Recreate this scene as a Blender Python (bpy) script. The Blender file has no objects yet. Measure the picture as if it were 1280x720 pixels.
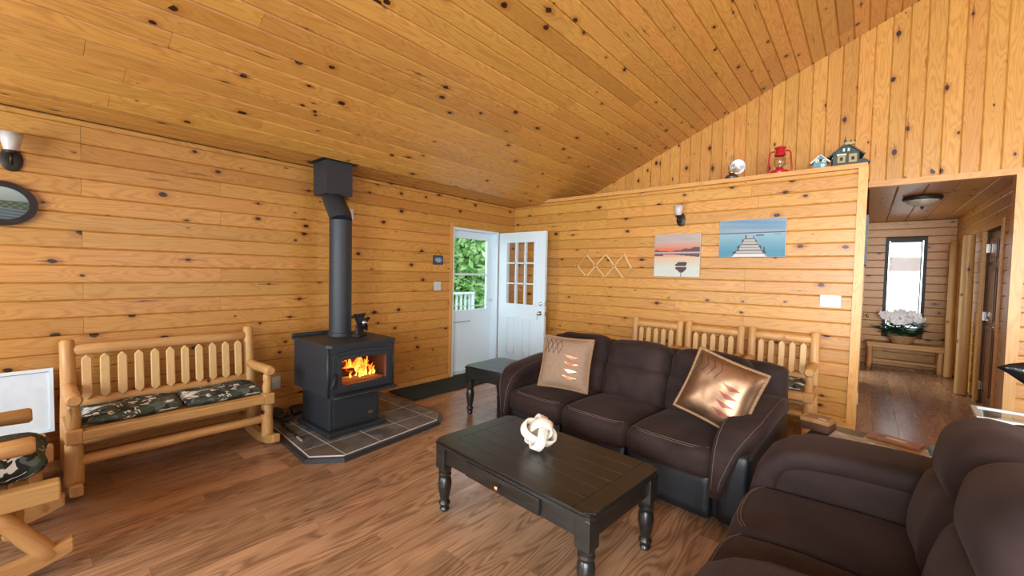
import bpy, bmesh, math, random
from mathutils import Vector, Matrix
import numpy as np
random.seed(7)
PI = math.pi
SC = bpy.context.scene
COL = SC.collection
SC.view_settings.view_transform = 'Standard'
SC.view_settings.look = 'None'
SC.view_settings.gamma = 1.0
SC.view_settings.use_curve_mapping = False
SC.view_settings.exposure = 0.10

# ------------------------------------------------------------------ camera
FPX, YAW, PITCH, ROLL = 523.88, 0.7009, 0.03685, 0.02094
CAM = Vector((4.312, -5.143, 1.454))
def cam_axes():
    cy, sy, cp, sp = math.cos(YAW), math.sin(YAW), math.cos(PITCH), math.sin(PITCH)
    f = Vector((-sy*cp, cy*cp, -sp)); r = Vector((cy, sy, 0)); d = f.cross(r)
    c, s = math.cos(ROLL), math.sin(ROLL)
    return c*r - s*d, s*r + c*d, f
cam = bpy.data.objects.new('camera', bpy.data.cameras.new('camera'))
COL.objects.link(cam)
R_, D_, F_ = cam_axes()
cam.matrix_world = Matrix(((R_.x, -D_.x, -F_.x, CAM.x), (R_.y, -D_.y, -F_.y, CAM.y),
                           (R_.z, -D_.z, -F_.z, CAM.z), (0, 0, 0, 1)))
cam.data.sensor_width = 36.0
cam.data.lens = FPX/1280*36
cam.data.clip_start = 0.03
SC.camera = cam

# ------------------------------------------------------------------ light
W = bpy.data.worlds.new('overcast_sky'); SC.world = W; W.use_nodes = True
bg = W.node_tree.nodes['Background']
bg.inputs[0].default_value = (0.86, 0.94, 1.0, 1); bg.inputs[1].default_value = 2.6
def area(name, loc, dirv, sx, sy, power, col=(1, 1, 1), spread=180):
    l = bpy.data.lights.new(name, 'AREA'); l.shape = 'RECTANGLE'; l.size = sx; l.size_y = sy
    l.energy = power; l.color = col
    o = bpy.data.objects.new(name, l); COL.objects.link(o); o.location = loc
    l.spread = math.radians(spread)
    o.rotation_euler = Vector(dirv).to_track_quat('-Z', 'Y').to_euler()
    return o
XE_ = 4.277
# daylight through the windows behind and beside the camera, plus hall fill
area('daylight_front_left', (1.5, -7.28, 1.55), (0, 1, -.05), 1.9, 1.3, 115, (0.84, 0.93, 1.0))
area('daylight_front', (5.6, -7.28, 1.5), (0, 1, 0), 3.4, 2.0, 300, (0.93, 0.97, 1.0), 125)
area('hall_fill', (XE_-.75, 3.1, 1.2), (1, 0, 0), 1.0, 1.7, 14, (0.95, 0.98, 1.0))  # unseen lamp added beyond the left hall wall to brighten the hall
area('daylight_right', (10.3, -3.0, 1.6), (-1, 0, 0), 3.6, 1.9, 115, (0.93, 0.97, 1.0))
SC.cycles.use_denoising = True
SC.cycles.max_bounces = 10
SC.cycles.diffuse_bounces = 6
SC.cycles.sample_clamp_indirect = 6.0

# ------------------------------------------------------------------ node helpers
class G:
    def __init__(s, name):
        s.m = bpy.data.materials.new(name); s.m.use_nodes = True
        s.nt = s.m.node_tree; s.b = s.nt.nodes['Principled BSDF']; s.out = s.nt.nodes['Material Output']
    def n(s, t, **kw):
        nd = s.nt.nodes.new(t)
        for k, v in kw.items(): setattr(nd, k, v)
        return nd
    def put(s, sock, v):
        if v is None: return
        if isinstance(v, bpy.types.NodeSocket): s.nt.links.new(v, sock)
        else:
            if sock.type == 'RGBA' and len(v) == 3: v = (*v, 1)
            sock.default_value = v
    def ma(s, op, a, b=None, c=None, clamp=False):
        nd = s.n('ShaderNodeMath', operation=op, use_clamp=clamp)
        for i, v in enumerate((a, b, c)):
            if v is not None: s.put(nd.inputs[i], v)
        return nd.outputs[0]
    def vm(s, op, a, b=None):
        nd = s.n('ShaderNodeVectorMath', operation=op); s.put(nd.inputs[0], a)
        if b is not None: s.put(nd.inputs[1], b)
        return nd.outputs['Value'] if op in ('LENGTH', 'DISTANCE', 'DOT_PRODUCT') else nd.outputs[0]
    def mix(s, f, a, b, mode='MIX'):
        nd = s.n('ShaderNodeMix', data_type='RGBA', blend_type=mode)
        s.put(nd.inputs[0], f); s.put(nd.inputs[6], a); s.put(nd.inputs[7], b); return nd.outputs[2]
    def noise(s, vec, scale=1., detail=2., rough=.5, dist=0., dim='3D'):
        nd = s.n('ShaderNodeTexNoise', noise_dimensions=dim)
        s.put(nd.inputs['Vector'], vec); nd.inputs['Scale'].default_value = scale
        nd.inputs['Detail'].default_value = detail; nd.inputs['Roughness'].default_value = rough
        nd.inputs['Distortion'].default_value = dist
        return nd.outputs[0]
    def step(s, v, lo, hi, a=0., b=1.):
        nd = s.n('ShaderNodeMapRange', interpolation_type='SMOOTHSTEP'); s.put(nd.inputs[0], v)
        for i, q in zip((1, 2, 3, 4), (lo, hi, a, b)): s.put(nd.inputs[i], q)
        return nd.outputs[0]
    def obj(s): return s.n('ShaderNodeTexCoord').outputs['Object']
    def gen(s): return s.n('ShaderNodeTexCoord').outputs['Generated']
    def rnd(s): return s.n('ShaderNodeObjectInfo').outputs['Random']
    def comb(s, x, y, z):
        nd = s.n('ShaderNodeCombineXYZ')
        for i, v in enumerate((x, y, z)): s.put(nd.inputs[i], v)
        return nd.outputs[0]
    def sep(s, v):
        nd = s.n('ShaderNodeSeparateXYZ'); s.put(nd.inputs[0], v); return nd.outputs
    def bump(s, h, strength=.2, dist=.01):
        nd = s.n('ShaderNodeBump'); s.put(nd.inputs['Height'], h)
        nd.inputs['Strength'].default_value = strength; nd.inputs['Distance'].default_value = dist
        s.nt.links.new(nd.outputs[0], s.b.inputs['Normal'])
    def fin(s, col=None, rough=.5, metal=0., spec=.5, **kw):
        if col is not None: s.put(s.b.inputs['Base Color'], col)
        s.put(s.b.inputs['Roughness'], rough); s.put(s.b.inputs['Metallic'], metal)
        s.b.inputs['Specular IOR Level'].default_value = spec
        for k, v in kw.items(): s.put(s.b.inputs[k], v)
        return s.m

def lin(r, g, b):
    f = lambda c: (c/255/12.92) if c/255 <= .04045 else ((c/255+.055)/1.055)**2.4
    return (f(r), f(g), f(b))

def plain(name, col, rough=.5, metal=0., spec=.5, var=.12, scale=20., bump=0., **kw):
    g = G(name); n = g.noise(g.obj(), scale, 3.)
    c2 = tuple(max(0, c*(1-var)) for c in col); c1 = tuple(min(1, c*(1+var)) for c in col)
    m = g.fin(g.mix(g.step(n, .3, .7), c2, c1), rough, metal, spec, **kw)
    if bump: g.bump(n, bump, .005)
    return m

def pine(name, base, dark, rough=.38, knots=1., tone=.09, cell=(.40, .17), ring=.5, redder=.30, dens=.30, spec=.5):
    """knotty pine board, grain along the piece's own X axis"""
    g = G(name); o = g.obj(); r = g.rnd()
    off = g.comb(g.ma('MULTIPLY', r, 91.7), g.ma('MULTIPLY', r, 53.3), g.ma('MULTIPLY', r, 17.9))
    v = g.vm('ADD', o, off)
    # knots
    sv = g.vm('MULTIPLY', v, (1/cell[0], 1/cell[1], 0.0))
    vo = g.n('ShaderNodeTexVoronoi', voronoi_dimensions='2D', feature='F1'); g.put(vo.inputs['Vector'], sv)
    vo.inputs['Scale'].default_value = 1.0; vo.inputs['Randomness'].default_value = 1.0
    cr = g.sep(vo.outputs['Color'])
    d = g.vm('SUBTRACT', sv, vo.outputs['Position']); dx, dy, _ = g.sep(d)
    dxm = g.ma('MULTIPLY', dx, cell[0]); dym = g.ma('MULTIPLY', dy, cell[1])
    warp = g.ma('MULTIPLY', g.ma('SUBTRACT', g.noise(v, 30., 1.), .5), .012)
    dist = g.ma('ADD', g.ma('SQRT', g.ma('ADD', g.ma('MULTIPLY', g.ma('MULTIPLY', dxm, dxm), .42),
               g.ma('MULTIPLY', dym, dym))), warp)
    rad = g.step(cr[0], dens, 1.0, 0.0, .021*knots)
    has = g.step(cr[0], dens+.01, dens+.05)
    core = g.ma('MULTIPLY', g.step(dist, g.ma('MULTIPLY', rad, .75), g.ma('ADD', rad, .001), 1., 0.), has)
    halo = g.ma('MULTIPLY', g.step(dist, rad, g.ma('ADD', g.ma('MULTIPLY', rad, 2.6), .004), 1., 0.), has)
    # feathered streak along the grain
    sx = g.step(g.ma('ABSOLUTE', dxm), .0, g.ma('ADD', g.ma('MULTIPLY', cr[1], .16), .02), 1., 0.)
    sy = g.step(g.ma('ABSOLUTE', g.ma('ADD', dym, warp)), .0, g.ma('MULTIPLY', sx, .012), 1., 0.)
    streak = g.ma('MULTIPLY', g.ma('MULTIPLY', sy, has), g.step(cr[2], .45, .8))
    # growth rings
    bend = g.ma('MULTIPLY', g.step(dist, 0., .09, 1., 0.), has)
    field = g.noise(g.vm('MULTIPLY', v, (1.1, 8.5, 8.5)), 1., 1.5)
    ph = g.ma('ADD', g.ma('MULTIPLY', field, 95.), g.ma('MULTIPLY', bend, 9.))
    rings = g.ma('ADD', g.ma('MULTIPLY', g.ma('SINE', ph), .5), .5)
    rings = g.ma('POWER', rings, 2.5)
    fib = g.noise(g.vm('MULTIPLY', v, (5., 190., 190.)), 1., 2.)
    blot = g.noise(g.vm('MULTIPLY', v, (.8, 3., 3.)), 1., 2.)
    c = g.mix(g.ma('MULTIPLY', rings, ring), base, dark)
    c = g.mix(g.ma('MULTIPLY', g.step(fib, .35, .75), .28), c, dark)
    c = g.mix(g.ma('MULTIPLY', g.step(blot, .45, .8), redder), c, tuple(q*k for q, k in zip(base, (.80, .66, .50))))
    # tone of each board
    r2 = g.ma('FRACT', g.ma('MULTIPLY', r, 13.7))
    hs = g.n('ShaderNodeHueSaturation'); g.put(hs.inputs['Color'], c)
    g.put(hs.inputs['Value'], g.step(r2, 0., 1., 1-tone, 1+tone*.6))
    g.put(hs.inputs['Hue'], g.step(g.ma('FRACT', g.ma('MULTIPLY', r, 7.3)), 0., 1., .496, .504))
    c = hs.outputs[0]
    r3 = g.ma('FRACT', g.ma('MULTIPLY', r, 29.3))
    c = g.mix(g.step(r3, .93, .99, 0., .4), c, tuple(q*k for q, k in zip(base, (.55, .42, .30))))
    c = g.mix(g.ma('MULTIPLY', halo, .45), c, tuple(q*k for q, k in zip(dark, (.8, .62, .5))))
    c = g.mix(g.ma('MULTIPLY', streak, .75), c, (.10, .030, .010))
    c = g.mix(core, c, (.032, .010, .005))
    g.bump(g.ma('ADD', g.ma('MULTIPLY', fib, .4), g.ma('MULTIPLY', core, -1.)), .12, .002)
    return g.fin(c, rough, 0., spec)

M = {}
M['pine'] = pine('knotty_pine_varnished', (.59, .302, .070), (.385, .152, .026))
M['pine_b'] = M['pine']
M['pine_trim'] = pine('pine_trim', (.68, .37, .11), (.48, .21, .045), knots=.5, dens=.75)
M['pine_dark'] = plain('board_backing', (.10, .042, .012), .8)
M['log'] = pine('peeled_log', (.60, .345, .125), (.46, .23, .065), rough=.42, knots=.6, tone=.08, cell=(.3, .22), ring=.35, redder=.25, dens=.7)
M['log_pale'] = pine('pale_slat', (.70, .46, .20), (.56, .32, .11), rough=.45, knots=.35, tone=.06, ring=.3, redder=.15, dens=.85)

def laminate():
    g = G('oak_laminate'); o = g.obj(); r = g.rnd()
    v = g.vm('ADD', o, g.comb(g.ma('MULTIPLY', r, 77.), g.ma('MULTIPLY', r, 41.), 0.))
    f = g.noise(g.vm('MULTIPLY', v, (.75, 5.5, 1.)), 1., 2., .5)
    rg = g.ma('POWER', g.ma('ADD', g.ma('MULTIPLY', g.ma('SINE', g.ma('MULTIPLY', f, 120.)), .5), .5), 1.6)
    zone = g.step(g.noise(g.vm('MULTIPLY', v, (.9, 7., 1.)), 1., 1.), .36, .52)
    fib = g.noise(g.vm('MULTIPLY', v, (4., 120., 1.)), 1., 3.)
    bl = g.noise(g.vm('MULTIPLY', v, (1.6, 6., 1.)), 1., 3.)
    c = g.mix(g.step(bl, .35, .7), (.44, .255, .142), (.32, .178, .096))
    c = g.mix(g.ma('MULTIPLY', g.ma('MULTIPLY', rg, zone), .62), c, (.12, .056, .027))
    c = g.mix(g.ma('MULTIPLY', g.step(fib, .4, .75), .45), c, (.15, .07, .035))
    hs = g.n('ShaderNodeHueSaturation'); g.put(hs.inputs['Color'], c)
    g.put(hs.inputs['Value'], g.step(g.ma('FRACT', g.ma('MULTIPLY', r, 11.1)), 0., 1., .86, 1.18))
    g.bump(fib, .06, .002)
    return g.fin(hs.outputs[0], g.step(bl, .3, .7, .20, .28), 0., .5)
M['floor'] = laminate()
M['white'] = plain('white_paint', (.64, .77, .84), .35, var=.0)
M['white_plastic'] = plain('white_plastic', (.56, .59, .60), .3, var=.02)
M['chrome'] = plain('brushed_nickel', (.62, .62, .60), .25, 1., var=.05)
M['brass'] = plain('brass', (.72, .50, .20), .25, 1., var=.05)
M['black_metal'] = plain('black_iron', (.018, .017, .017), .5, .3, var=.2)
M['bronze'] = plain('oil_rubbed_bronze', (.028, .020, .016), .45, .5, var=.2)
M['stove'] = plain('stove_black_steel', (.028, .034, .042), .50, .2, var=.1, scale=300., bump=.1)
M['dark_interior'] = plain('soot', (.02, .014, .010), .9)
def glassmat(name, tint=(1, 1, 1), rough=0.02, fac=.10):
    g = G(name); t = g.n('ShaderNodeBsdfTransparent'); t.inputs[0].default_value = (*tint, 1)
    gl = g.n('ShaderNodeBsdfGlossy'); gl.inputs['Roughness'].default_value = rough
    fr = g.n('ShaderNodeLayerWeight'); fr.inputs[0].default_value = .5
    mx = g.n('ShaderNodeMixShader'); g.put(mx.inputs[0], g.ma('ADD', g.ma('MULTIPLY', g.ma('POWER', fr.outputs['Facing'], 4.), .5), fac*.5, clamp=True))
    g.nt.links.new(t.outputs[0], mx.inputs[1]); g.nt.links.new(gl.outputs[0], mx.inputs[2])
    g.nt.links.new(mx.outputs[0], g.out.inputs[0]); return g.m
M['glass'] = glassmat('window_glass', fac=.02)
M['lamp_glass'] = glassmat('lamp_glass', (.86, .90, .92), .03, .16)

# ------------------------------------------------------------------ object helpers
def obj(name, bm, mat, parent=None, smooth=False, loc=None, rotz=None, mw=None):
    me = bpy.data.meshes.new(name)
    if isinstance(bm, bmesh.types.BMesh):
        bmesh.ops.recalc_face_normals(bm, faces=bm.faces); bm.to_mesh(me); bm.free()
    else: me = bm
    if smooth is True:
        for p in me.polygons: p.use_smooth = True
    elif smooth:
        for p in me.polygons: p.use_smooth = True
        me.set_sharp_from_angle(angle=math.radians(smooth))
    if mat is not None and not me.materials: me.materials.append(M[mat] if isinstance(mat, str) else mat)
    o = bpy.data.objects.new(name, me); COL.objects.link(o)
    if parent: o.parent = parent
    if loc is not None: o.location = loc
    if rotz is not None: o.rotation_euler = (0, 0, rotz)
    if mw is not None: o.matrix_local = mw
    return o
def thing(name, label, cat, loc=(0, 0, 0), rotz=0, group=None):
    o = bpy.data.objects.new(name, None); COL.objects.link(o); o.empty_display_size = .1
    o.location = loc; o.rotation_euler = (0, 0, rotz); o['label'] = label; o['category'] = cat
    if group: o['group'] = group
    return o
def tag(o, label, cat, group=None):
    o['label'] = label; o['category'] = cat
    if group: o['group'] = group
    return o
def struct(name, bm, mat, label, cat='wall', **kw):
    o = obj(name, bm, mat, **kw); o['kind'] = 'structure'; o['label'] = label; o['category'] = cat
    return o
def copy_tree(o, parent=None):
    c = o.copy(); COL.objects.link(c)
    if parent is not None: c.parent = parent
    for ch in list(o.children): copy_tree(ch, c)
    return c
def nb(): return bmesh.new()
def box(bm, x0, x1, y0, y1, z0, z1, mw=None, bevel=0.):
    m = Matrix.Translation(((x0+x1)/2, (y0+y1)/2, (z0+z1)/2)) @ Matrix.Diagonal((x1-x0, y1-y0, z1-z0, 1))
    if mw is not None: m = mw @ m
    r = bmesh.ops.create_cube(bm, size=1.0, matrix=m)
    if bevel:
        es = list({e for v in r['verts'] for e in v.link_edges})
        bmesh.ops.bevel(bm, geom=es, offset=bevel, segments=2, profile=.5, affect='EDGES')
    return bm
def bxo(name, mat, parent, x0, x1, y0, y1, z0, z1, bevel=0., **kw):
    return obj(name, box(nb(), x0, x1, y0, y1, z0, z1, None, bevel), mat, parent, **kw)
def tube(bm, pts, r, seg=12, cap=True, flat=None):
    """swept round section; r a number or a list; flat = (sx, sy) squash"""
    pts = [Vector(p) for p in pts]; n = len(pts); rs = r if isinstance(r, (list, tuple)) else [r]*n
    rings = []; up = None
    for i, p in enumerate(pts):
        t = (pts[min(i+1, n-1)] - pts[max(i-1, 0)]).normalized()
        if up is None:
            up = Vector((0, 0, 1)) if abs(t.z) < .9 else Vector((1, 0, 0))
        a = t.cross(up)
        if a.length < 1e-4: a = t.cross(Vector((0, 1, 0)))
        a.normalize(); b = a.cross(t).normalized(); up = b
        fx, fy = flat or (1, 1)
        rings.append([bm.verts.new(p + rs[i]*(fx*math.cos(2*PI*k/seg)*a + fy*math.sin(2*PI*k/seg)*b)) for k in range(seg)])
    for q, w in zip(rings, rings[1:]):
        for k in range(seg): bm.faces.new((q[k], q[(k+1) % seg], w[(k+1) % seg], w[k]))
    if cap:
        bm.faces.new(rings[0]); bm.faces.new(rings[-1])
    return bm
def ring_tube(bm, pts, r, seg=8):
    """closed loop"""
    pts = [Vector(p) for p in pts]; n = len(pts); rings = []
    nrm = (pts[n//4]-pts[0]).cross(pts[n//2]-pts[0]).normalized()
    for i, p in enumerate(pts):
        t = (pts[(i+1) % n]-pts[i-1]).normalized(); a = t.cross(nrm).normalized()
        rings.append([bm.verts.new(p + r*(math.cos(2*PI*k/seg)*a + math.sin(2*PI*k/seg)*nrm)) for k in range(seg)])
    for i in range(n):
        q, w = rings[i], rings[(i+1) % n]
        for k in range(seg): bm.faces.new((q[k], q[(k+1) % seg], w[(k+1) % seg], w[k]))
    return bm
def lathe(bm, prof, seg=20, mw=None, cap=True):
    rings = []
    for (r, z) in prof:
        rings.append([bm.verts.new((mw or Matrix()) @ Vector((r*math.cos(2*PI*k/seg), r*math.sin(2*PI*k/seg), z))) for k in range(seg)])
    for q, w in zip(rings, rings[1:]):
        for k in range(seg): bm.faces.new((q[k], q[(k+1) % seg], w[(k+1) % seg], w[k]))
    if cap:
        bm.faces.new(rings[0]); bm.faces.new(rings[-1])
    return bm
def rounded(size, r, n=8, fn=None, mw=None):
    """rounded box as its own bmesh"""
    hx, hy, hz = (s/2 for s in size); r = min(r, hx, hy, hz)
    t = nb(); bmesh.ops.create_cube(t, size=2.0)
    bmesh.ops.subdivide_edges(t, edges=t.edges[:], cuts=n, use_grid_fill=True)
    for v in t.verts:
        u = v.co.copy()
        q = Vector(((u.x*.4+math.sin(u.x*PI/2)*.6)*hx, (u.y*.4+math.sin(u.y*PI/2)*.6)*hy, (u.z*.4+math.sin(u.z*PI/2)*.6)*hz))
        c = Vector((max(-hx+r, min(hx-r, q.x)), max(-hy+r, min(hy-r, q.y)), max(-hz+r, min(hz-r, q.z))))
        dv = q-c
        p = c + dv.normalized()*r if dv.length > 1e-9 else q
        if fn: p = Vector(fn(p))
        v.co = mw @ p if mw is not None else p
    return t
def prism(bm, poly, h0, h1, mw=None):
    """polygon (x,y) extruded in z"""
    mw = mw or Matrix()
    a = [bm.verts.new(mw @ Vector((x, y, h0))) for x, y in poly]; b = [bm.verts.new(mw @ Vector((x, y, h1))) for x, y in poly]
    bm.faces.new(a[::-1]); bm.faces.new(b); n = len(poly)
    for i in range(n): bm.faces.new((a[i], a[(i+1) % n], b[(i+1) % n], b[i]))
    return bm
def frame(X, Y, Z, o):
    return Matrix(((X[0], Y[0], Z[0], o[0]), (X[1], Y[1], Z[1], o[1]), (X[2], Y[2], Z[2], o[2]), (0, 0, 0, 1)))
_pl = {}
def plank_mesh(L, Wd, T, s0=0., s1=0., ch=.004):
    """x 0..L, y 0..W, z 0..T, chamfered long edges on the +z face; s = skew of the two ends over the width"""
    k = tuple(round(q, 3) for q in (L, Wd, T, s0, s1, ch))
    if k in _pl: return _pl[k]
    bm = nb(); sec = [(0, 0), (0, T-ch), (ch, T), (Wd-ch, T), (Wd, T-ch), (Wd, 0)]
    a = [bm.verts.new((s0*y/Wd, y, z)) for y, z in sec]; b = [bm.verts.new((L+s1*y/Wd, y, z)) for y, z in sec]
    bm.faces.new(a); bm.faces.new(b[::-1])
    for i in range(6): bm.faces.new((a[i], b[i], b[(i+1) % 6], a[(i+1) % 6]))
    bmesh.ops.recalc_face_normals(bm, faces=bm.faces)
    me = bpy.data.meshes.new('plank'); bm.to_mesh(me); bm.free(); _pl[k] = me
    return me
def plank(parent, mat, L, Wd, mw, T=.018, s0=0., s1=0., ch=.004, name='plank'):
    me = plank_mesh(L, Wd-.0012, T, s0, s1, ch)
    if not me.materials: me.materials.append(M[mat])
    elif me.materials[0] != M[mat]:
        me = me.copy(); me.materials[0] = M[mat]
    o = bpy.data.objects.new(name, me); COL.objects.link(o); o.parent = parent; o.matrix_local = mw
    return o
def slab_holes(u0, u1, v0, v1, holes, t0, t1, fn):
    """wall slab with rectangular holes; fn maps (u, v, t) to world"""
    us = sorted({u0, u1, *[h[0] for h in holes], *[h[1] for h in holes]}); vs = sorted({v0, v1, *[h[2] for h in holes], *[h[3] for h in holes]})
    us = [u for u in us if u0 <= u <= u1]; vs = [v for v in vs if v0 <= v <= v1]
    bm = nb()
    for a, b in zip(us, us[1:]):
        for c, d in zip(vs, vs[1:]):
            mu, mv = (a+b)/2, (c+d)/2
            if any(h[0] < mu < h[1] and h[2] < mv < h[3] for h in holes): continue
            vv = [bm.verts.new(fn(u, v, t)) for t in (t0, t1) for u, v in ((a, c), (b, c), (b, d), (a, d))]
            for f in ((0, 1, 2, 3), (4, 5, 6, 7), (0, 1, 5, 4), (1, 2, 6, 5), (2, 3, 7, 6), (3, 0, 4, 7)):
                bm.faces.new([vv[i] for i in f])
    return bm
def cuts(a, b, joints):
    p = [a] + sorted(j for j in joints if a+.05 < j < b-.05) + [b]
    return list(zip(p, p[1:]))
def minus(a, b, h0, h1):
    """interval a..b without h0..h1"""
    out = []
    if h0 > a: out.append((a, min(b, h0)))
    if h1 < b: out.append((max(a, h1), b))
    return [(p, q) for p, q in out if q-p > .01] if (h0 < b and h1 > a) else [(a, b)]
def wiggle(a, b, n, r0, r1, s):
    rn = random.Random(s); a, b = Vector(a), Vector(b); P, Rr = [], []
    for i in range(n+1):
        t = i/n; P.append(a.lerp(b, t) + Vector((rn.uniform(-.004, .004), rn.uniform(-.004, .004), rn.uniform(-.003, .003)))*(1 if 0 < i < n else 0)); Rr.append((r0+(r1-r0)*t)*(1+rn.uniform(-.05, .05)))
    return P, Rr
def log(name, parent, a, b, r0, r1=None, mat='log', taper=True, seg=14, s=0, flat=None):
    """log built along its own X axis so that the grain follows it"""
    a, b = Vector(a), Vector(b); d = b-a; L = d.length; r1 = r1 or r0
    P, Rr = wiggle((0, 0, 0), (L, 0, 0), 5, r0, r1, s or int(L*1000)+int(r0*9999))
    if taper:
        P = [P[0], P[0]+Vector((.012, 0, 0))] + P[1:-1] + [P[-1]-Vector((.012, 0, 0)), P[-1]]; Rr = [r0*.74, r0] + Rr[1:-1] + [r1, r1*.74]
    Xd = d.normalized(); up = Vector((0, 0, 1)) if abs(Xd.z) < .95 else Vector((0, -1, 0))
    Yd = up.cross(Xd).normalized(); Zd = Xd.cross(Yd)
    return obj(name, tube(nb(), P, Rr, seg, True, flat), mat, parent, 45, mw=frame(Xd, Yd, Zd, a))
# ------------------------------------------------------------------ room shell
HT, HB, XE, SL, GY, X1 = 2.475, 2.551, 4.277, 0.4271, 0.69, 0.487   # eave height, ledge height, partition end, ceiling slope, gable plane, width of flat ceiling
YF, XR, XRIDGE = -7.35, 10.4, 5.25
HX, HYB, HZ = 5.40, 4.45, 2.45      # hall right wall, hall back wall, hall ceiling
ceil_z = lambda x: HT if x < X1 else HT + SL*(x-X1)
# floor: boards along y
fl = struct('floor', box(nb(), -.0, XR, YF, HYB+.14, -.12, -.012), 'pine_dark', 'brown oak laminate floor of the cabin room and hall', 'floor')
PW, PLN = .192, 1.22
X = frame
fb = nb(); nfl = 0
for i in range(int(XR/PW)+1):
    x0 = i*PW; x1 = min(x0+PW, XR)
    yend = HYB if x0 < HX and x1 > XE-.1 else GY
    offs = -((i*0.43) % 1.0)*PLN
    y = YF + offs
    while y < yend:
        a, b = max(y, YF), min(y+PLN, yend)
        if b-a > .03:
            if x0 < 5.9 and (b > -5.6):
                plank(fl, 'floor', b-a-.0008, x1-x0, frame((0, 1, 0), (-1, 0, 0), (0, 0, 1), (x1, a, -.012)), .012, ch=.0012, name='floor_board'); nfl += 1
            else:
                box(fb, x0, x1, a, b, -.012, 0.)
        y += PLN
rest = obj('floor_boards_rest', fb, 'floor', fl); rest['kind'] = 'stuff'

# wall with the entrance door (plane x = 0)
DY0, DY1, DZ = -1.305, -.375, 2.06
wl = struct('wall_left', slab_holes(YF, GY, 0, HT+.1, [(DY0, DY1, 0, DZ)], -.16, -.018, lambda u, v, t: (t, u, v)), 'pine_dark',
            'long knotty pine wall of horizontal boards behind the wood stove')
rows = [.07+.1245*k for k in range(-1, 20)]
known = {8: [-4.83, -2.3], 9: [-3.985], 10: [-4.83, -2.0], 11: [-5.9, -3.985], 12: [-3.15], 13: [-4.83, -2.5], 14: [-5.7, -3.15], 15: [-3.985], 16: [-4.83, -2.1], 17: [-3.985, -1.6]}
for k, z in enumerate(rows):
    z0, z1 = max(z, 0.), min(z+.1245, HT)
    if z1-z0 < .02: continue
    js = known.get(k, random.sample([-6.3, -4.83, -3.15, -2.3], 2))
    for a, b in cuts(YF, 0., js):
        segs = minus(a, b, DY0-.0, DY1+.0) if z0 < DZ-.02 else [(a, b)]
        for p, q in segs:
            plank(wl, 'pine', q-p-.0015, z1-z0, frame((0, 1, 0), (0, 0, 1), (1, 0, 0), (-.018, p, z0)), ch=.008)
# partition wall with ledge (plane y = 0)
wb = struct('wall_back', slab_holes(0, XE-.02, 0, HB-.02, [], .018, .69, lambda u, v, t: (u, t, v)), 'pine_dark',
            'lower knotty pine partition wall with a ledge along its top')
rows = [.119+.13*k for k in range(-1, 19)]
known = {13: [2.56, ], 14: [3.33], 15: [1.6], 17: [1.62, 3.4], 9: [1.62], 10: [3.3], 8: [2.56], 7: [3.3], 11: [3.3], 12: [1.63], 5: [1.62, 3.0]}
for k, z in enumerate(rows):
    z0, z1 = max(z, 0.), min(z+.13, HB-.045)
    if z1-z0 < .02: continue
    js = known.get(k, random.sample([1.62, 2.56, 3.33], 1))
    for a, b in cuts(0.0, XE-.06, js):
        plank(wb, 'pine_b', b-a-.0015, z1-z0, frame((1, 0, 0), (0, 0, 1), (0, -1, 0), (a, .018, z0)), ch=.009)
t = struct('trim_1', box(nb(), .48, XE+.005, -.012, .69, HB-.045, HB), 'pine_trim', 'pine ledge cap along the top of the partition wall', 'trim')
# its grain runs along x already
def vtrim(name, x0, x1, y0, y1, z0, z1, label, mat='pine_trim'):
    """upright board with the grain running up"""
    return struct(name, box(nb(), 0, z1-z0, 0, x1-x0, 0, y1-y0), mat, label, 'trim', mw=frame((0, 0, 1), (1, 0, 0), (0, 1, 0), (x0, y0, z0)))
vtrim('trim_2', XE-.06, XE+.012, -.012, .05, 0, HB-.045, 'vertical pine corner board at the hall end of the partition')
bb = struct('baseboard_back', box(nb(), 0.0, XE+.012, -.03, -.001, 0, .075), 'pine_trim', 'pine baseboard along the partition wall', 'baseboard')
bb = struct('baseboard_left', slab_holes(YF, -.0, 0, .07, [(DY0-.05, DY1+.05, -.1, .2)], .001, .012, lambda u, v, t: (t, u, v)), 'pine_trim', 'low pine baseboard along the stove wall', 'baseboard')
# gable wall (plane y = GY), vertical boards
gw_poly = [(0, HT+.0), (0, 2.3), (XE-.1, 2.3), (XE-.1, 2.48), (HX, 2.48), (HX, 0), (XR, 0), (XR, ceil_z(XR-XR)+.0)]
bm = nb()
for (xa, xb, za, zb0, zb1) in ((0, X1, 2.3, HT, HT), (X1, XE-.02, 2.3, HT, ceil_z(XE-.02)), (XE-.02, HX, 2.48, ceil_z(XE-.02), ceil_z(XRIDGE)), (HX-.014, XR, 0., ceil_z(XRIDGE), HT)):
    vv = [bm.verts.new(p) for yy in (GY+.018, GY+.12) for p in ((xa, yy, za), (xb, yy, za), (xb, yy, zb1+.05), (xa, yy, zb0+.05))]
    for f in ((0, 1, 2, 3), (4, 5, 6, 7), (0, 1, 5, 4), (1, 2, 6, 5), (2, 3, 7, 6), (3, 0, 4, 7)): bm.faces.new([vv[i] for i in f])
wg = struct('wall_gable', bm, 'pine_dark', 'tall gable wall of vertical knotty pine boards above the ledge')
BW = .1316; x = 4.291 - BW*32
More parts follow.
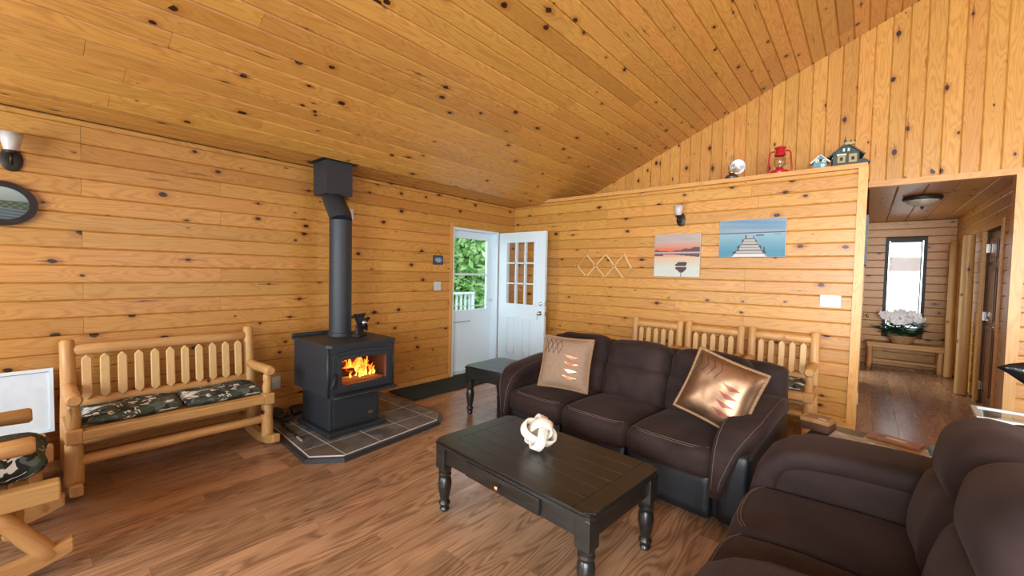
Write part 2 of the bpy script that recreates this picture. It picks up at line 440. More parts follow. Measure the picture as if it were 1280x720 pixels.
while x < XR-.1:
    x1 = x+BW
    if x1 > .15:
        x0 = max(x, 0.0)
        zb = HB-.03 if x1 < XE+.03 else 2.49
        cz = lambda q: ceil_z(q) if q < XRIDGE else ceil_z(XRIDGE) - SL*(q-XRIDGE)
        za, zb1 = cz(x0), cz(x1)
        # grain up: local X = +z, local Y = -x so that the face looks to -y
        L = zb1-zb
        if min(za, zb1)-zb > .01:
            plank(wg, 'pine_b', L, x1-x0, frame((0, 0, 1), (-1, 0, 0), (0, -1, 0), (x1, GY+.018, zb)), s1=za-zb1, ch=.008)
    x = x1
for k in range(19):   # horizontal boards beside the hall opening
    z0 = .02+.13*k; z1 = min(z0+.13, 2.40)
    if z1 > z0+.02: plank(wg, 'pine_b', XR-HX, z1-z0, frame((1, 0, 0), (0, 0, 1), (0, -1, 0), (HX-.014, GY+.018, z0)), ch=.009)
t = struct('trim_3', box(nb(), XE+.013, XR, GY-.012, GY+.10, 2.43, 2.49), 'pine_trim', 'pine head board over the hall opening', 'trim')
vtrim('trim_4', HX-.09, HX-.015, GY-.012, GY+.12, 0, 2.43, 'upright pine casing at the right of the hall opening')
# ceiling: flat strip, slope, far slope
bm = nb()
yA, yB = YF, GY+.1
def quad_slab(bm, xa, za, xb, zb, th=.08):
    vv = [bm.verts.new(p) for yy in (yA, yB) for p in ((xa, yy, za), (xb, yy, zb), (xb, yy, zb+th), (xa, yy, za+th))]
    for f in ((0, 1, 2, 3), (4, 5, 6, 7), (0, 1, 5, 4), (1, 2, 6, 5), (2, 3, 7, 6), (3, 0, 4, 7)): bm.faces.new([vv[i] for i in f])
e = .018
quad_slab(bm, -.1, HT+e, X1, HT+e); quad_slab(bm, X1, HT+e, XRIDGE, ceil_z(XRIDGE)+e); quad_slab(bm, XRIDGE, ceil_z(XRIDGE)+e, XR, HT+e)
ce = struct('ceiling', bm, 'pine_dark', 'sloping cathedral ceiling of long knotty pine boards', 'ceiling')
ang = math.atan(SL); nrow = int((XRIDGE-X1)/math.cos(ang)/.1316)+1
for k in range(-4, nrow):
    if k < 0:
        xa = X1 + k*.1316; w = .1316
        if xa < 0: w += xa; xa = 0
        o3 = (xa, 0, HT+.018); Yd, Zd = (1, 0, 0), (0, 0, -1)
    else:
        s = k*.1316; w = .1316
        o3 = (X1+s*math.cos(ang)-.018*math.sin(ang), 0, HT+s*math.sin(ang)+.018*math.cos(ang)); Yd, Zd = (math.cos(ang), 0, math.sin(ang)), (math.sin(ang), 0, -math.cos(ang))
    y = GY - random.choice([.0, 1.3, .6, 2.2])-.4*random.random()
    js = []
    while y > YF:
        js.append(y); y -= random.choice([1.9, 2.4, 2.6, 3.0])
    for a, b in cuts(YF, GY, js):
        if b < -5.9 and k > 12: continue
        plank(ce, 'pine', b-a-.0015, w, frame((0, -1, 0), Yd, Zd, (o3[0], b, o3[2])), ch=.010)
zr = ceil_z(XRIDGE)
for k in range(40):    # far slope, beyond the ridge
    s = k*.1316; w = min(.1316, (XR-XRIDGE)/math.cos(ang)-s)
    if w < .03: break
    js = [-5.2+.9*(k % 3), -2.4+.9*((k*2) % 3)]
    for a, b in cuts(YF, GY, js):
        plank(ce, 'pine', b-a-.0015, w, frame((0, 1, 0), (math.cos(ang), 0, -math.sin(ang)), (-math.sin(ang), 0, -math.cos(ang)), (XRIDGE+s*math.cos(ang)+.018*math.sin(ang), a, zr-s*math.sin(ang)+.018*math.cos(ang))), ch=.010)
# walls behind and beside the camera, with windows
bm = slab_holes(0, XR, 0, 5.0, [(.55, 2.45, .9, 2.2), (3.9, 7.3, .5, 2.5)], YF-.16, YF, lambda u, v, t: (u, t, v))
wf = struct('wall_front', bm, 'pine', 'pine wall with windows opposite the partition')
bm = slab_holes(YF, GY+.1, 0, 5.0, [(-4.8, -1.2, .65, 2.55)], XR, XR+.16, lambda u, v, t: (t, u, v))
wr = struct('wall_right', bm, 'pine', 'pine wall with lake windows opposite the stove wall')
def win(name, fn, u0, u1, v0, v1, label, lights=1):
    bm = slab_holes(u0, u1, v0, v1, [(u0+.07+(u1-u0)/lights*i, u0+(u1-u0)/lights*(i+1)-.07, v0+.07, v1-.07) for i in range(lights)], -.10, -.02, fn)
    o = struct(name, bm, 'white', label, 'window')
    for i in range(lights):
        a, b = u0+.07+(u1-u0)/lights*i, u0+(u1-u0)/lights*(i+1)-.07
        obj('pane', slab_holes(a, b, v0+.07, v1-.07, [], -.065, -.058, fn), 'glass', o)
    return o
win('window_1', lambda u, v, t: (u, YF+t, v), .55, 2.45, .9, 2.2, 'white two-light window in the front wall near the stove wall', 2)
win('window_2', lambda u, v, t: (u, YF+t, v), 3.9, 7.3, .5, 2.5, 'wide white window in the front wall', 3)
win('window_3', lambda u, v, t: (XR-t, u, v), -4.8, -1.2, .65, 2.55, 'wide white lake window in the right wall', 3)

# ------------------------------------------------------------------ hall
bm = slab_holes(GY, HYB+.14, 0, HZ+.06, [(2.65, 3.55, 0, 2.04)], XE-.16, XE, lambda u, v, t: (t, u, v))  # doorway hole added out of sight so fill light reaches the hall
hl = struct('wall_hall_left', bm, 'pine', 'left pine wall of the hall seen edge-on')
door_far, door_near = (3.05, 3.75), (1.50, 2.36)
HD = 2.06
bm = slab_holes(GY+.12, HYB+.14, 0, HZ+.06, [(door_far[0], door_far[1], 0, HD), (door_near[0], door_near[1], 0, HD)], HX, HX+.12, lambda u, v, t: (t, u, v))
hr = struct('wall_hall_right', bm, 'pine_dark', 'right pine wall of the hall with two doorways')
for k in range(19):
    z0 = .02+.13*k; z1 = min(z0+.13, HZ)
    if z1-z0 < .03: continue
    segs = [(GY+.12, HYB)]
    if z0 < HD-.02:
        segs = [(GY+.12, door_near[0]), (door_near[1], door_far[0]), (door_far[1], HYB)]
    for a, b in segs:
        plank(hr, 'pine', b-a-.001, z1-z0, frame((0, -1, 0), (0, 0, 1), (-1, 0, 0), (HX+.0, b, z0)), ch=.006)
WX0, WX1, WZ0, WZ1 = 4.545, 5.055, .60, 2.165
bm = slab_holes(XE-.1, HX+.12, -.1, HZ+.06, [(WX0, WX1, WZ0, WZ1)], HYB+.018, HYB+.14, lambda u, v, t: (u, t, v))
hb = struct('wall_hall_back', bm, 'pine_dark', 'far pine end wall of the hall around the narrow window')
for k in range(19):
    z0 = -.02+.13*k; z1 = min(z0+.13, HZ); z0 = max(z0, 0)
    if z1-z0 < .03: continue
    segs = [(XE, HX-.02)] if (z1 < WZ0+.02 or z0 > WZ1-.02) else [(XE, WX0), (WX1, HX-.02)]
    for a, b in segs:
        plank(hb, 'pine_b', b-a-.001, z1-z0, frame((1, 0, 0), (0, 0, 1), (0, -1, 0), (a, HYB+.018, z0)), ch=.009)
hc = struct('ceiling_hall', box(nb(), XE-.1, HX+.12, GY+.12, HYB+.14, HZ+.018, HZ+.06), 'pine_dark', 'flat board ceiling of the hall', 'ceiling')
for k in range(5):
    plank(hc, 'pine', HYB-GY-.12, .235, frame((0, -1, 0), (1, 0, 0), (0, 0, -1), (XE+.02+k*.2365, HYB, HZ+.018)), ch=.009)
# narrow black window at the end of the hall
fnw = lambda u, v, t: (u, HYB-t, v)
wn = struct('window_4', slab_holes(WX0-.0, WX1+.0, WZ0, WZ1, [(WX0+.07, WX1-.07, WZ0+.07, WZ1-.07)], -.05, .03, fnw), 'black_metal', 'narrow black-framed window at the end of the hall', 'window')
obj('pane', slab_holes(WX0+.07, WX1-.07, WZ0+.07, WZ1-.07, [], -.02, -.014, fnw), 'glass', wn)
bxo('inner_frame', 'chrome', wn, WX0+.045, WX0+.06, HYB-.04, HYB-.03, WZ0+.05, WZ1-.05)
bxo('inner_frame', 'chrome', wn, WX1-.06, WX1-.045, HYB-.04, HYB-.03, WZ0+.05, WZ1-.05)
# ------------------------------------------------------------------ entrance
bm = nb()
box(bm, -.16, .006, DY0, DY0+.03, 0, DZ); box(bm, -.16, .006, DY1-.03, DY1, 0, DZ); box(bm, -.16, .006, DY0+.03, DY1-.03, DZ-.03, DZ)
struct('trim_5', bm, 'white', 'white jamb lining the entrance doorway', 'trim')
vtrim('trim_6', .0, .016, DY0-.045, DY0, 0, DZ+.05, 'narrow pine casing beside the white entrance doorway')
struct('trim_7', box(nb(), -.16, .01, DY0+.03, DY1-.03, 0., .018), 'chrome', 'metal threshold of the entrance doorway', 'trim')
# inner door, swung open, hinged near the corner
LX0, LX1, LY0, LY1 = .02, .885, -.372, -.330
gl = (.18, .69, .995, 1.895)
dl = struct('door_1', slab_holes(LX0, LX1, .022, 2.045, [gl], LY0, LY1, lambda u, v, t: (u, t, v)), 'white', 'white entrance door standing open with nine small panes', 'door')
nx = 3
for i in range(3):
    for j in range(3):
        cw, chh = (gl[1]-gl[0])/3, (gl[3]-gl[2])/3
        bxo('pane', 'glass', dl, gl[0]+i*cw+.006, gl[0]+(i+1)*cw-.006, LY0+.018, LY0+.024, gl[2]+j*chh+.006, gl[2]+(j+1)*chh-.006)
for i in (1, 2): bxo('muntin', 'white', dl, gl[0]+i*cw-.009, gl[0]+i*cw+.009, LY0-.004, LY1+.004, gl[2], gl[3])
for j in (1, 2): bxo('muntin', 'white', dl, gl[0], gl[1], LY0-.004, LY1+.004, gl[2]+j*chh-.009, gl[2]+j*chh+.009)
for s, yy in ((-1, LY0), (1, LY1)):
    y0, y1 = (yy-.010, yy) if s < 0 else (yy, yy+.010)
    obj('glazing_frame', slab_holes(gl[0]-.032, gl[1]+.032, gl[2]-.032, gl[3]+.032, [gl], y0, y1, lambda u, v, t: (u, t, v)), 'white', dl)
for a, b in ((.185, .385), (.475, .675)):
    bm = slab_holes(a, b, .20, .81, [(a+.025, b-.025, .225, .785)], LY0-.014, LY0, lambda u, v, t: (u, t, v))
    obj('panel_moulding', bm, 'white', dl)
    obj('raised_panel', box(nb(), a+.045, b-.045, LY0-.012, LY0, .245, .765, None, .010), 'white', dl)
ky = Matrix.Translation((.815, LY0, .885)) @ Matrix.Rotation(PI/2, 4, 'X')
obj('door_knob', lathe(nb(), [(.032, 0), (.032, .006), (.012, .010), (.012, .03), (.026, .036), (.030, .05), (.022, .064), (.004, .068)], 16, ky), 'chrome', dl, True)
ky = Matrix.Translation((.82, LY0, 1.02)) @ Matrix.Rotation(PI/2, 4, 'X')
db = obj('deadbolt', lathe(nb(), [(.028, 0), (.028, .012), (.022, .018), (.010, .02)], 16, ky), 'chrome', dl, True)
bxo('thumb_turn', 'chrome', db, .812, .828, LY0-.036, LY0-.018, 1.008, 1.032, .003)
for z in (.885, 1.02): bxo('latch_plate', 'brass', dl, LX1-.0005, LX1+.002, LY0+.008, LY1-.008, z-.03, z+.03)
obj('key', box(nb(), .812, .818, LY0-.075, LY0-.07, .80, .86), 'brass', dl)
for z in (.2, 1.0, 1.85): obj('hinge', tube(nb(), [(.012, LY1+.004, z-.045), (.012, LY1+.004, z+.045)], .007, 8), 'chrome', dl)
# storm door in the outer frame
SX0, SX1 = -.150, -.115; sy0, sy1 = DY0+.03, DY1-.03
sg = (sy0+.07, sy1-.10, .90, 1.93)
st = struct('door_2', slab_holes(sy0, sy1, .02, DZ-.03, [sg], SX0, SX1, lambda u, v, t: (t, u, v)), 'white', 'white storm door with a tall window closing the entrance', 'door')
bxo('sash_rail', 'white', st, SX0, SX1+.006, sg[0], sg[1], 1.40, 1.43)
bxo('pane', 'glass', st, SX0+.014, SX0+.018, sg[0], sg[1], 1.43, sg[3])
bxo('pane', 'glass', st, SX0+.022, SX0+.026, sg[0], sg[1], sg[2], 1.40)
obj('glazing_frame', slab_holes(sg[0]-.02, sg[1]+.02, sg[2]-.03, sg[3]+.02, [sg], SX1, SX1+.008, lambda u, v, t: (t, u, v)), 'white', st)
obj('guard_bar', tube(nb(), [(SX1+.012, sg[0], .955), (SX1+.012, sg[1], .955)], .006, 8), 'chrome', st)
obj('pull_bar', tube(nb(), [(SX1, sy0+.10, .735), (SX1+.035, sy0+.11, .735), (SX1+.035, sy0+.40, .735), (SX1, sy0+.41, .735)], .008, 8), 'chrome', st, True)
obj('latch_knob', lathe(nb(), [(.02, 0), (.02, .01), (.010, .014), (.010, .03), (.02, .035), (.018, .05), (.004, .054)], 14, Matrix.Translation((SX1, sy1-.05, 1.03)) @ Matrix.Rotation(PI/2, 4, 'Y')), 'white_plastic', st, True)
obj('screen_cord', tube(nb(), [(SX1+.01, (sg[0]+sg[1])/2+.08, 1.97), (SX1+.01, (sg[0]+sg[1])/2+.085, 1.70)], .002, 6), 'chrome', st)

# ------------------------------------------------------------------ outdoors
M['grass'] = plain('lawn', (.10, .26, .05), .9, var=.4, scale=3.)
gr = struct('ground', box(nb(), -45, -.16, -30, 35, -.6, -.5), 'grass', 'green lawn outside the entrance', 'ground')
gr = struct('ground_lake_side', box(nb(), -.16, 30, HYB+.14, 45, -.6, -.5), plain('pale_water', (.55, .68, .68), .25, var=.1, scale=.6), 'pale lake water beyond the hall window', 'lake')
M['deck'] = plain('grey_deck', (.34, .31, .28), .8, var=.2, scale=8.)
dk = struct('deck', box(nb(), -2.7, -.17, -4., 2.9, -.12, -.06), 'pine_dark', 'outdoor deck at the entrance', 'deck')
for i in range(17): plank(dk, 'deck', 6.9, .146, frame((0, 1, 0), (-1, 0, 0), (0, 0, 1), (-.19-.149*i, -4., -.06)), .03, ch=.003, name='deck_board')
RY1 = 1.62
rl = thing('deck_railing', 'white deck railing with square balusters outside the storm door', 'railing', (-2.55, 0, -.03))
bxo('top_rail', 'white', rl, -.06, .06, -3.9, RY1, .98, 1.02); bxo('bottom_rail', 'white', rl, -.02, .02, -3.9, RY1, .12, .17)
for y in (-3.85, -1.6, RY1-.05): bxo('post', 'white', rl, -.045, .045, y-.045, y+.045, 0, .98)
k = 0
y = -3.7
while y < RY1-.12:
    if abs(y+1.6) > .09: bxo('baluster', 'white', rl, -.018, .018, y-.018, y+.018, .17, .98)
    y += .13
def leafmat(name, a, b):
    g = G(name); n = g.noise(g.obj(), 1.8, 3.)
    m = g.fin(g.mix(g.step(n, .35, .65), a, b), .55); 
    return m
M['leaf_a'] = leafmat('leaf_fresh', (.34, .62, .22), (.56, .80, .40)); M['leaf_b'] = leafmat('leaf_mid', (.22, .48, .14), (.42, .68, .26))
M['bark'] = plain('bark', (.10, .07, .05), .9, var=.3, scale=12.)
def tree(name, label, loc, h, rad, nleaf, mat, seed, group):
    rn = random.Random(seed); t = thing(name, label, 'tree', loc, 0, group)
    obj('trunk', tube(nb(), [(0, 0, 0), (.05, .02, h*.4), (.0, .08, h*.8)], [.11, .08, .03], 8), 'bark', t, True)
    vs, fs = [], []
    for i in range(nleaf):
        u = rn.random()*2*PI; v = math.acos(2*rn.random()-1); rr = rad*(.55+.45*rn.random())*(1+.25*math.sin(3*u+seed)*math.sin(2*v))
        c = Vector((rr*math.sin(v)*math.cos(u), rr*math.sin(v)*math.sin(u), h*.52+h*.48*math.cos(v)*(.6+.4*rn.random())))
        a = Vector((rn.gauss(0, 1), rn.gauss(0, 1), rn.gauss(0, .6))).normalized(); b = a.cross(Vector((rn.gauss(0, 1), rn.gauss(0, 1), rn.gauss(0, 1)))).normalized()
        s = .11+.10*rn.random(); k = len(vs)
        vs += [c-a*s, c+b*s*.5, c+a*s, c-b*s*.5]; fs.append((k, k+1, k+2, k+3))
    me = bpy.data.meshes.new('foliage'); me.from_pydata([tuple(q) for q in vs], [], fs)
    f = obj('foliage', me, mat, t); f['kind'] = 'stuff'
    return t
gtr = 'leafy trees beyond the deck'
for i, (x, y, h, r, m) in enumerate([(-6.4, 1.4, 5.4, 1.35, 'leaf_b'), (-6.4, 4.9, 5.6, 1.40, 'leaf_a'), (-6.4, 8.4, 5.2, 1.35, 'leaf_b'), (-10.6, 4.6, 6.6, 1.7, 'leaf_a'), (-10.6, 8.9, 6.8, 1.75, 'leaf_b'), (-10.6, 13.2, 6.4, 1.7, 'leaf_a'), (-15.4, 12., 8.0, 2.2, 'leaf_a')]):
    tree('leafy_tree', 'pale green leafy tree growing beyond the deck' if m == 'leaf_a' else 'mid green leafy tree growing beyond the deck', (x, y, -.5), h, r, 6500, m, i+3, gtr + (', pale' if m == 'leaf_a' else ', darker'))
# porch seen through the hall window
M['porch'] = plain('porch_timber', (.20, .085, .035), .6, var=.2)
pr = thing('porch_frame', 'brown timber porch frame outside the hall window', 'porch', (4.8, HYB+1.9, -.5))
bxo('beam', 'porch', pr, -1.5, 1.5, -.07, .07, 2.14, 2.42); bxo('rail', 'porch', pr, -1.5, 1.5, -.04, .04, 1.10, 1.30)
for x in (-.62, .62): bxo('post', 'porch', pr, x-.09, x+.09, -.09, .09, 0, 2.14)

# ------------------------------------------------------------------ hall doors and light
M['door_brown'] = pine('stained_door', (.20, .082, .026), (.13, .048, .014), rough=.3, knots=.4, dens=.9, tone=.05)
def hall_door(name, y0, y1, label, mat):
    d = struct(name, box(nb(), HX+.03, HX+.07, y0+.012, y1-.012, .012, HD-.012), mat, label, 'door')
    w = (y1-y0)/2
    for i in range(2):
        ya = y0+.09+i*(w-.035); yb = ya+w-.145
        for za, zb in ((.16, .92), (1.02, 1.62), (1.72, 1.94)):
            obj('panel_moulding', slab_holes(ya-.025, yb+.025, za-.025, zb+.025, [(ya, yb, za, zb)], HX+.016, HX+.03, lambda u, v, t: (t, u, v)), mat, d)
            obj('raised_panel', box(nb(), HX+.020, HX+.03, ya+.03, yb-.03, za+.03, zb-.03, None, .008), mat, d)
    return d
d3 = hall_door('door_3', *door_near, 'stained brown panelled door nearest in the hall', 'door_brown')
yk = door_near[0]+.075
obj('lever_handle', tube(lathe(nb(), [(.028, 0), (.028, .01), (.01, .014), (.01, .05)], 14, Matrix.Translation((HX+.03, yk, .97)) @ Matrix.Rotation(-PI/2, 4, 'Y')), [(HX-.02, yk, .97), (HX-.022, yk+.05, .97), (HX-.018, yk+.12, .968)], [.011, .010, .007], 8), 'chrome', d3, True)
for z in (.22, 1.05, 1.86): bxo('hinge', 'chrome', d3, HX-.008, HX+.028, door_near[1]-.03, door_near[1]-.012, z-.05, z+.05)
d4 = hall_door('door_4', *door_far, 'pine panelled door at the far end of the hall', 'pine_trim')
for i, (y0, y1) in enumerate((door_near, door_far)):
    bm = nb()
    for a, b in ((y0-.07, y0), (y1, y1+.07)):
        box(bm, HX-.034, HX-.0185, a, b, 0, HD+.0)
    box(bm, HX-.034, HX-.0185, y0-.07, y1+.07, HD, HD+.07)
    struct('trim_%d' % (8+i), bm, 'pine_trim', ['pine casing around the brown hall door', 'pine casing around the far hall door'][i], 'trim')
for y, r, lab in ((2.70, .062, 'thick peeled log post standing between the two hall doors'), (3.94, .050, 'slim peeled log post by the far end wall of the hall')):
    o = log('log_post', None, (HX-.04-r, y, 0), (HX-.042-r, y, 2.06), r, r*.92, s=int(y*100))
    tag(o, lab, 'post')
cl = thing('ceiling_light', 'flush hall ceiling lamp with bronze rim and alabaster bowl', 'lamp', (4.78, 1.75, HZ))
obj('canopy', lathe(nb(), [(.03, 0), (.165, 0), (.178, -.02), (.17, -.045), (.150, -.05), (.03, -.05)], 28), 'bronze', cl, 40)
M['alabaster'] = plain('alabaster_glass', (.42, .36, .28), .3, var=.25, scale=14.)
obj('bowl', lathe(nb(), [(.150, -.045), (.13, -.075), (.08, -.105), (.03, -.12), (.012, -.122)], 28), 'alabaster', cl, True)
obj('finial', lathe(nb(), [(.012, -.12), (.018, -.128), (.012, -.138), (.006, -.15), (.001, -.152)], 12), 'bronze', cl, True)
# ------------------------------------------------------------------ wood stove corner
def slate():
    g = G('slate_tile'); o = g.obj(); r = g.rnd()
    v = g.vm('ADD', o, g.comb(g.ma('MULTIPLY', r, 50.), g.ma('MULTIPLY', r, 31.), 0.))
    n = g.noise(v, 5., 5., .6, .6); n2 = g.noise(v, 22., 4.)
    c = g.mix(g.step(n, .35, .65), (.065, .070, .070), (.165, .17, .16))
    c = g.mix(g.ma('MULTIPLY', g.step(g.ma('FRACT', g.ma('MULTIPLY', r, 9.7)), .5, .8), g.step(n2, .3, .7)), c, (.16, .11, .07))
    g.bump(g.ma('ADD', n, g.ma('MULTIPLY', n2, .4)), .5, .01)
    return g.fin(c, .42)
M['slate'] = slate()
M['grout'] = plain('pale_grout', (.55, .53, .50), .9)
M['hearth_edge'] = plain('dark_hearth_edging', (.035, .036, .038), .4)
def clip(poly, a, b):
    out = []; n = len(poly)
    side = lambda p: (b[0]-a[0])*(p[1]-a[1])-(b[1]-a[1])*(p[0]-a[0])
    for i in range(n):
        p, q = poly[i], poly[(i+1) % n]; sp, sq = side(p), side(q)
        if sp >= 0: out.append(p)
        if sp*sq < 0:
            t = sp/(sp-sq); out.append((p[0]+t*(q[0]-p[0]), p[1]+t*(q[1]-p[1])))
    return out
def inset(poly, d):
    out = []; n = len(poly)
    for i in range(n):
        p0, p1, p2 = Vector(poly[i-1]), Vector(poly[i]), Vector(poly[(i+1) % n])
        e1, e2 = (p1-p0).normalized(), (p2-p1).normalized(); n1, n2 = Vector((-e1.y, e1.x)), Vector((-e2.y, e2.x))
        k = n1+n2; out.append(tuple(p1 + k*(d/max(.2, k.dot(n1)))))
    return out
HP = [(.03, -3.70), (1.19, -3.78), (1.375, -3.57), (1.285, -2.565), (1.12, -2.41), (.03, -2.43)]
he = thing('hearth_pad', 'raised hearth pad of slate tiles under the wood stove', 'hearth', (0, 0, 0))
obj('edging', prism(nb(), HP, 0, .036), 'hearth_edge', he)
obj('grout_bed', prism(nb(), inset(HP, .035), .030, .0440), 'grout', he)
HI = inset(HP, .040)
TS = .318
for i in range(5):
    for j in range(5):
        x0, y0 = 1.36-TS*(i+1), -3.86+TS*j
        p = [(x0+.005, y0+.005), (x0+TS-.005, y0+.005), (x0+TS-.005, y0+TS-.005), (x0+.005, y0+TS-.005)]
        for k in range(len(HI)):
            p = clip(p, HI[k], HI[(k+1) % len(HI)])
            if len(p) < 3: break
        if len(p) < 3: continue
        cx, cy = sum(q[0] for q in p)/len(p), sum(q[1] for q in p)/len(p)
        obj('tile', prism(nb(), [(q[0]-cx, q[1]-cy) for q in p], 0., .008), 'slate', he, loc=(cx, cy, .0375))

SX, SY, SZ = .72, -3.235, .0455
sv = thing('wood_stove', 'black steel wood stove with a glass door on a pedestal', 'stove', (SX, SY, SZ))
obj('base_plate', box(nb(), -.34, .265, -.268, .268, 0, .042, None, .008), 'stove', sv)
obj('pedestal', box(nb(), -.30, .205, -.232, .232, .042, .372, None, .006), 'stove', sv)
pd = obj('ash_drawer', box(nb(), .205, .215, -.20, .215, .07, .345, None, .003), 'stove', sv)
bxo('badge', 'chrome', pd, .215, .218, .12, .165, .115, .14)
bm = nb(); Z0, Z1 = .362, .770
box(bm, -.30, .315, -.305, -.275, Z0, Z1); box(bm, -.30, .315, .275, .305, Z0, Z1); box(bm, -.30, .315, -.275, .275, Z0, Z0+.06); box(bm, -.30, .315, -.275, .275, Z1-.04, Z1); box(bm, -.30, -.16, -.275, .275, Z0+.06, Z1-.04)
obj('firebox', bm, 'stove', sv)
obj('front_plate', slab_holes(-.305, .305, Z0, Z1, [(-.215, .215, Z0+.075, Z1-.06)], .315, .330, lambda u, v, t: (t, u, v)), 'stove', sv)
obj('corner_post', tube(nb(), [(.322, -.302, Z0), (.322, -.302, Z1)], .012, 8), 'stove', sv, True)
obj('corner_post', tube(nb(), [(.322, .302, Z0), (.322, .302, Z1)], .012, 8), 'stove', sv, True)
M['firebrick'] = plain('sooty_firebrick', (.34, .16, .08), .9, var=.4, scale=9.)
bm = nb(); box(bm, -.158, -.14, -.27, .27, Z0+.06, Z1-.04)
obj('firebrick', bm, 'firebrick', sv)
tp = [(-.315, -.325), (.33, -.325), (.365, -.29), (.365, .29), (.33, .325), (-.315, .325)]
bm = prism(nb(), tp, Z1, Z1+.024); bmesh.ops.bevel(bm, geom=bm.edges[:], offset=.004, segments=2, affect='EDGES')
obj('top_plate', bm, 'stove', sv)
obj('rear_lip', box(nb(), -.315, -.285, -.325, .20, Z1+.024, Z1+.055, None, .006), 'stove', sv)
# door: arched frame
def arch(w, z0, z1, rise, n=14, r=.03):
    pts = [(-w, z0), (w, z0)] if r <= 0 else [(-w+r, z0), (w-r, z0), (w-r*.3, z0+r*.3), (w, z0+r)]
    if r > 0: pts[0:0] = [(-w, z0+r), (-w+r*.3, z0+r*.3)]
    top = [(w*math.cos(PI*0 + 0)*(1-2*i/n), z1+rise*(1-(1-2*i/n)**2)) for i in range(n+1)]
    return pts + [(a, b) for a, b in top]
def ringprism(outer, inner, x0, x1):
    bm = nb(); n = len(outer)
    A = [[bm.verts.new((x, y, z)) for y, z in P] for x in (x0, x1) for P in (outer, inner)]
    for i in range(n):
        j = (i+1) % n
        bm.faces.new((A[0][i], A[0][j], A[1][j], A[1][i])); bm.faces.new((A[2][i], A[2][j], A[3][j], A[3][i]))
        bm.faces.new((A[0][i], A[0][j], A[2][j], A[2][i])); bm.faces.new((A[1][i], A[1][j], A[3][j], A[3][i]))
    return bm
zc = Z0
dr = obj('door', ringprism(arch(.272, zc+.035, zc+.355, .020), arch(.235, zc+.065, zc+.330, .012, r=.02), .331, .352), 'stove', sv, 40)
obj('door_bezel', ringprism(arch(.237, zc+.063, zc+.332, .013, r=.02), arch(.205, zc+.095, zc+.300, .008, r=.02), .335, .366), 'stove', dr, 40)
obj('glass', prism(nb(), [(y, z) for y, z in arch(.207, zc+.093, zc+.302, .008, r=.02)], .338, .342, Matrix(((0, 0, 1, 0), (1, 0, 0, 0), (0, 1, 0, 0), (0, 0, 0, 1)))), glassmat('stove_glass', (1., .93, .86), .05, .05), dr)
obj('handle', tube(nb(), [(.352, -.262, zc+.19), (.385, -.266, zc+.188), (.40, -.285, zc+.15), (.405, -.315, zc+.09)], [.008, .008, .013, .012], 10), 'black_metal', dr, True)
lip = rounded((.10, .58, .022), .011, 6); bmesh.ops.translate(lip, verts=lip.verts, vec=(.375, 0, Z0+.012))
obj('ash_lip', lip, 'stove', sv, True)
pp = [(-.12, .03, Z1+.024), (-.12, .03, 1.93), (-.125, .032, 1.955), (-.38, .10, 2.10), (-.41, .108, 2.13), (-.41, .108, 2.20)]
PXY = (.60, -3.205)
fp = thing('stove_pipe', 'grey-black stove pipe with an offset elbow rising to the ceiling', 'stove pipe', (PXY[0], PXY[1], SZ+Z1+.024))
zb = SZ+Z1+.024
obj('pipe', tube(nb(), [(0, 0, 0), (0, 0, .50), (0, 0, 1.06)], .098, 28), 'stove', fp, 40)
obj('elbow', tube(nb(), [(0, 0, 1.06), (-.02, .005, 1.105), (-.24, .055, 1.27), (-.285, .068, 1.30), (-.285, .068, 1.345)], [.0985, .0985, .0985, .0985, .0985], 28), 'stove', fp, 40)
obj('collar', lathe(nb(), [(.098, 0), (.108, 0), (.108, .03), (.098, .034)], 28, None, False), 'stove', fp, 40)
cb = thing('chimney_support_box', 'square black ceiling support box around the stove pipe', 'support box', (PXY[0]-.285, PXY[1]+.068, HT))
obj('box', box(nb(), -.13, .13, -.13, .13, -.315, -.004), 'stove', cb)
obj('flange', box(nb(), -.165, .165, -.175, .175, -.006, -.0005), 'black_metal', cb)
# fire
def firemat():
    g = G('flame'); z = g.sep(g.gen())[2]; n = g.noise(g.obj(), 24., 3.)
    c = g.mix(g.step(g.ma('ADD', z, g.ma('MULTIPLY', n, .5)), .2, 1.1), (1., .42, .07), (1., .10, .008))
    return g.fin((0, 0, 0), 1., **{'Emission Color': c, 'Emission Strength': g.step(n, .3, .7, 1.6, 8.)})
M['flame'] = firemat()
fi = thing('fire', 'orange flames burning behind the stove glass', 'fire', (SX+.06, SY, SZ+Z0+.105))
rn = random.Random(5)
for i in range(44):
    y = max(-.185, min(.175, rn.gauss(.06, .07))) if i % 4 else -.18+.06*rn.random(); h = (.09+.12*rn.random())*(1.0 if abs(y-.06) < .07 else .62); x = -.04+.20*rn.random(); w = .016+.014*rn.random()
    ph = rn.random()*6; pts = []; rs = []
    for k in range(9):
        t = k/8; pts.append((x+.012*math.sin(ph+5*t), y+.022*math.sin(ph*1.7+6*t)*t, h*t)); rs.append(w*(math.sin(PI*min(1, t*.85+.15))**.8)*(1-t*.6)+.0008)
    obj('flame', tube(nb(), pts, rs, 8, True, (.6, 1.)), 'flame', fi, True)
def ember():
    g = G('charred_wood'); n = g.noise(g.obj(), 28., 4.)
    return g.fin(g.mix(n, (.02, .012, .008), (.09, .045, .025)), .9, **{'Emission Color': (1, .18, .02, 1), 'Emission Strength': g.step(n, .58, .72, 0., 2.2)})
M['char'] = ember()
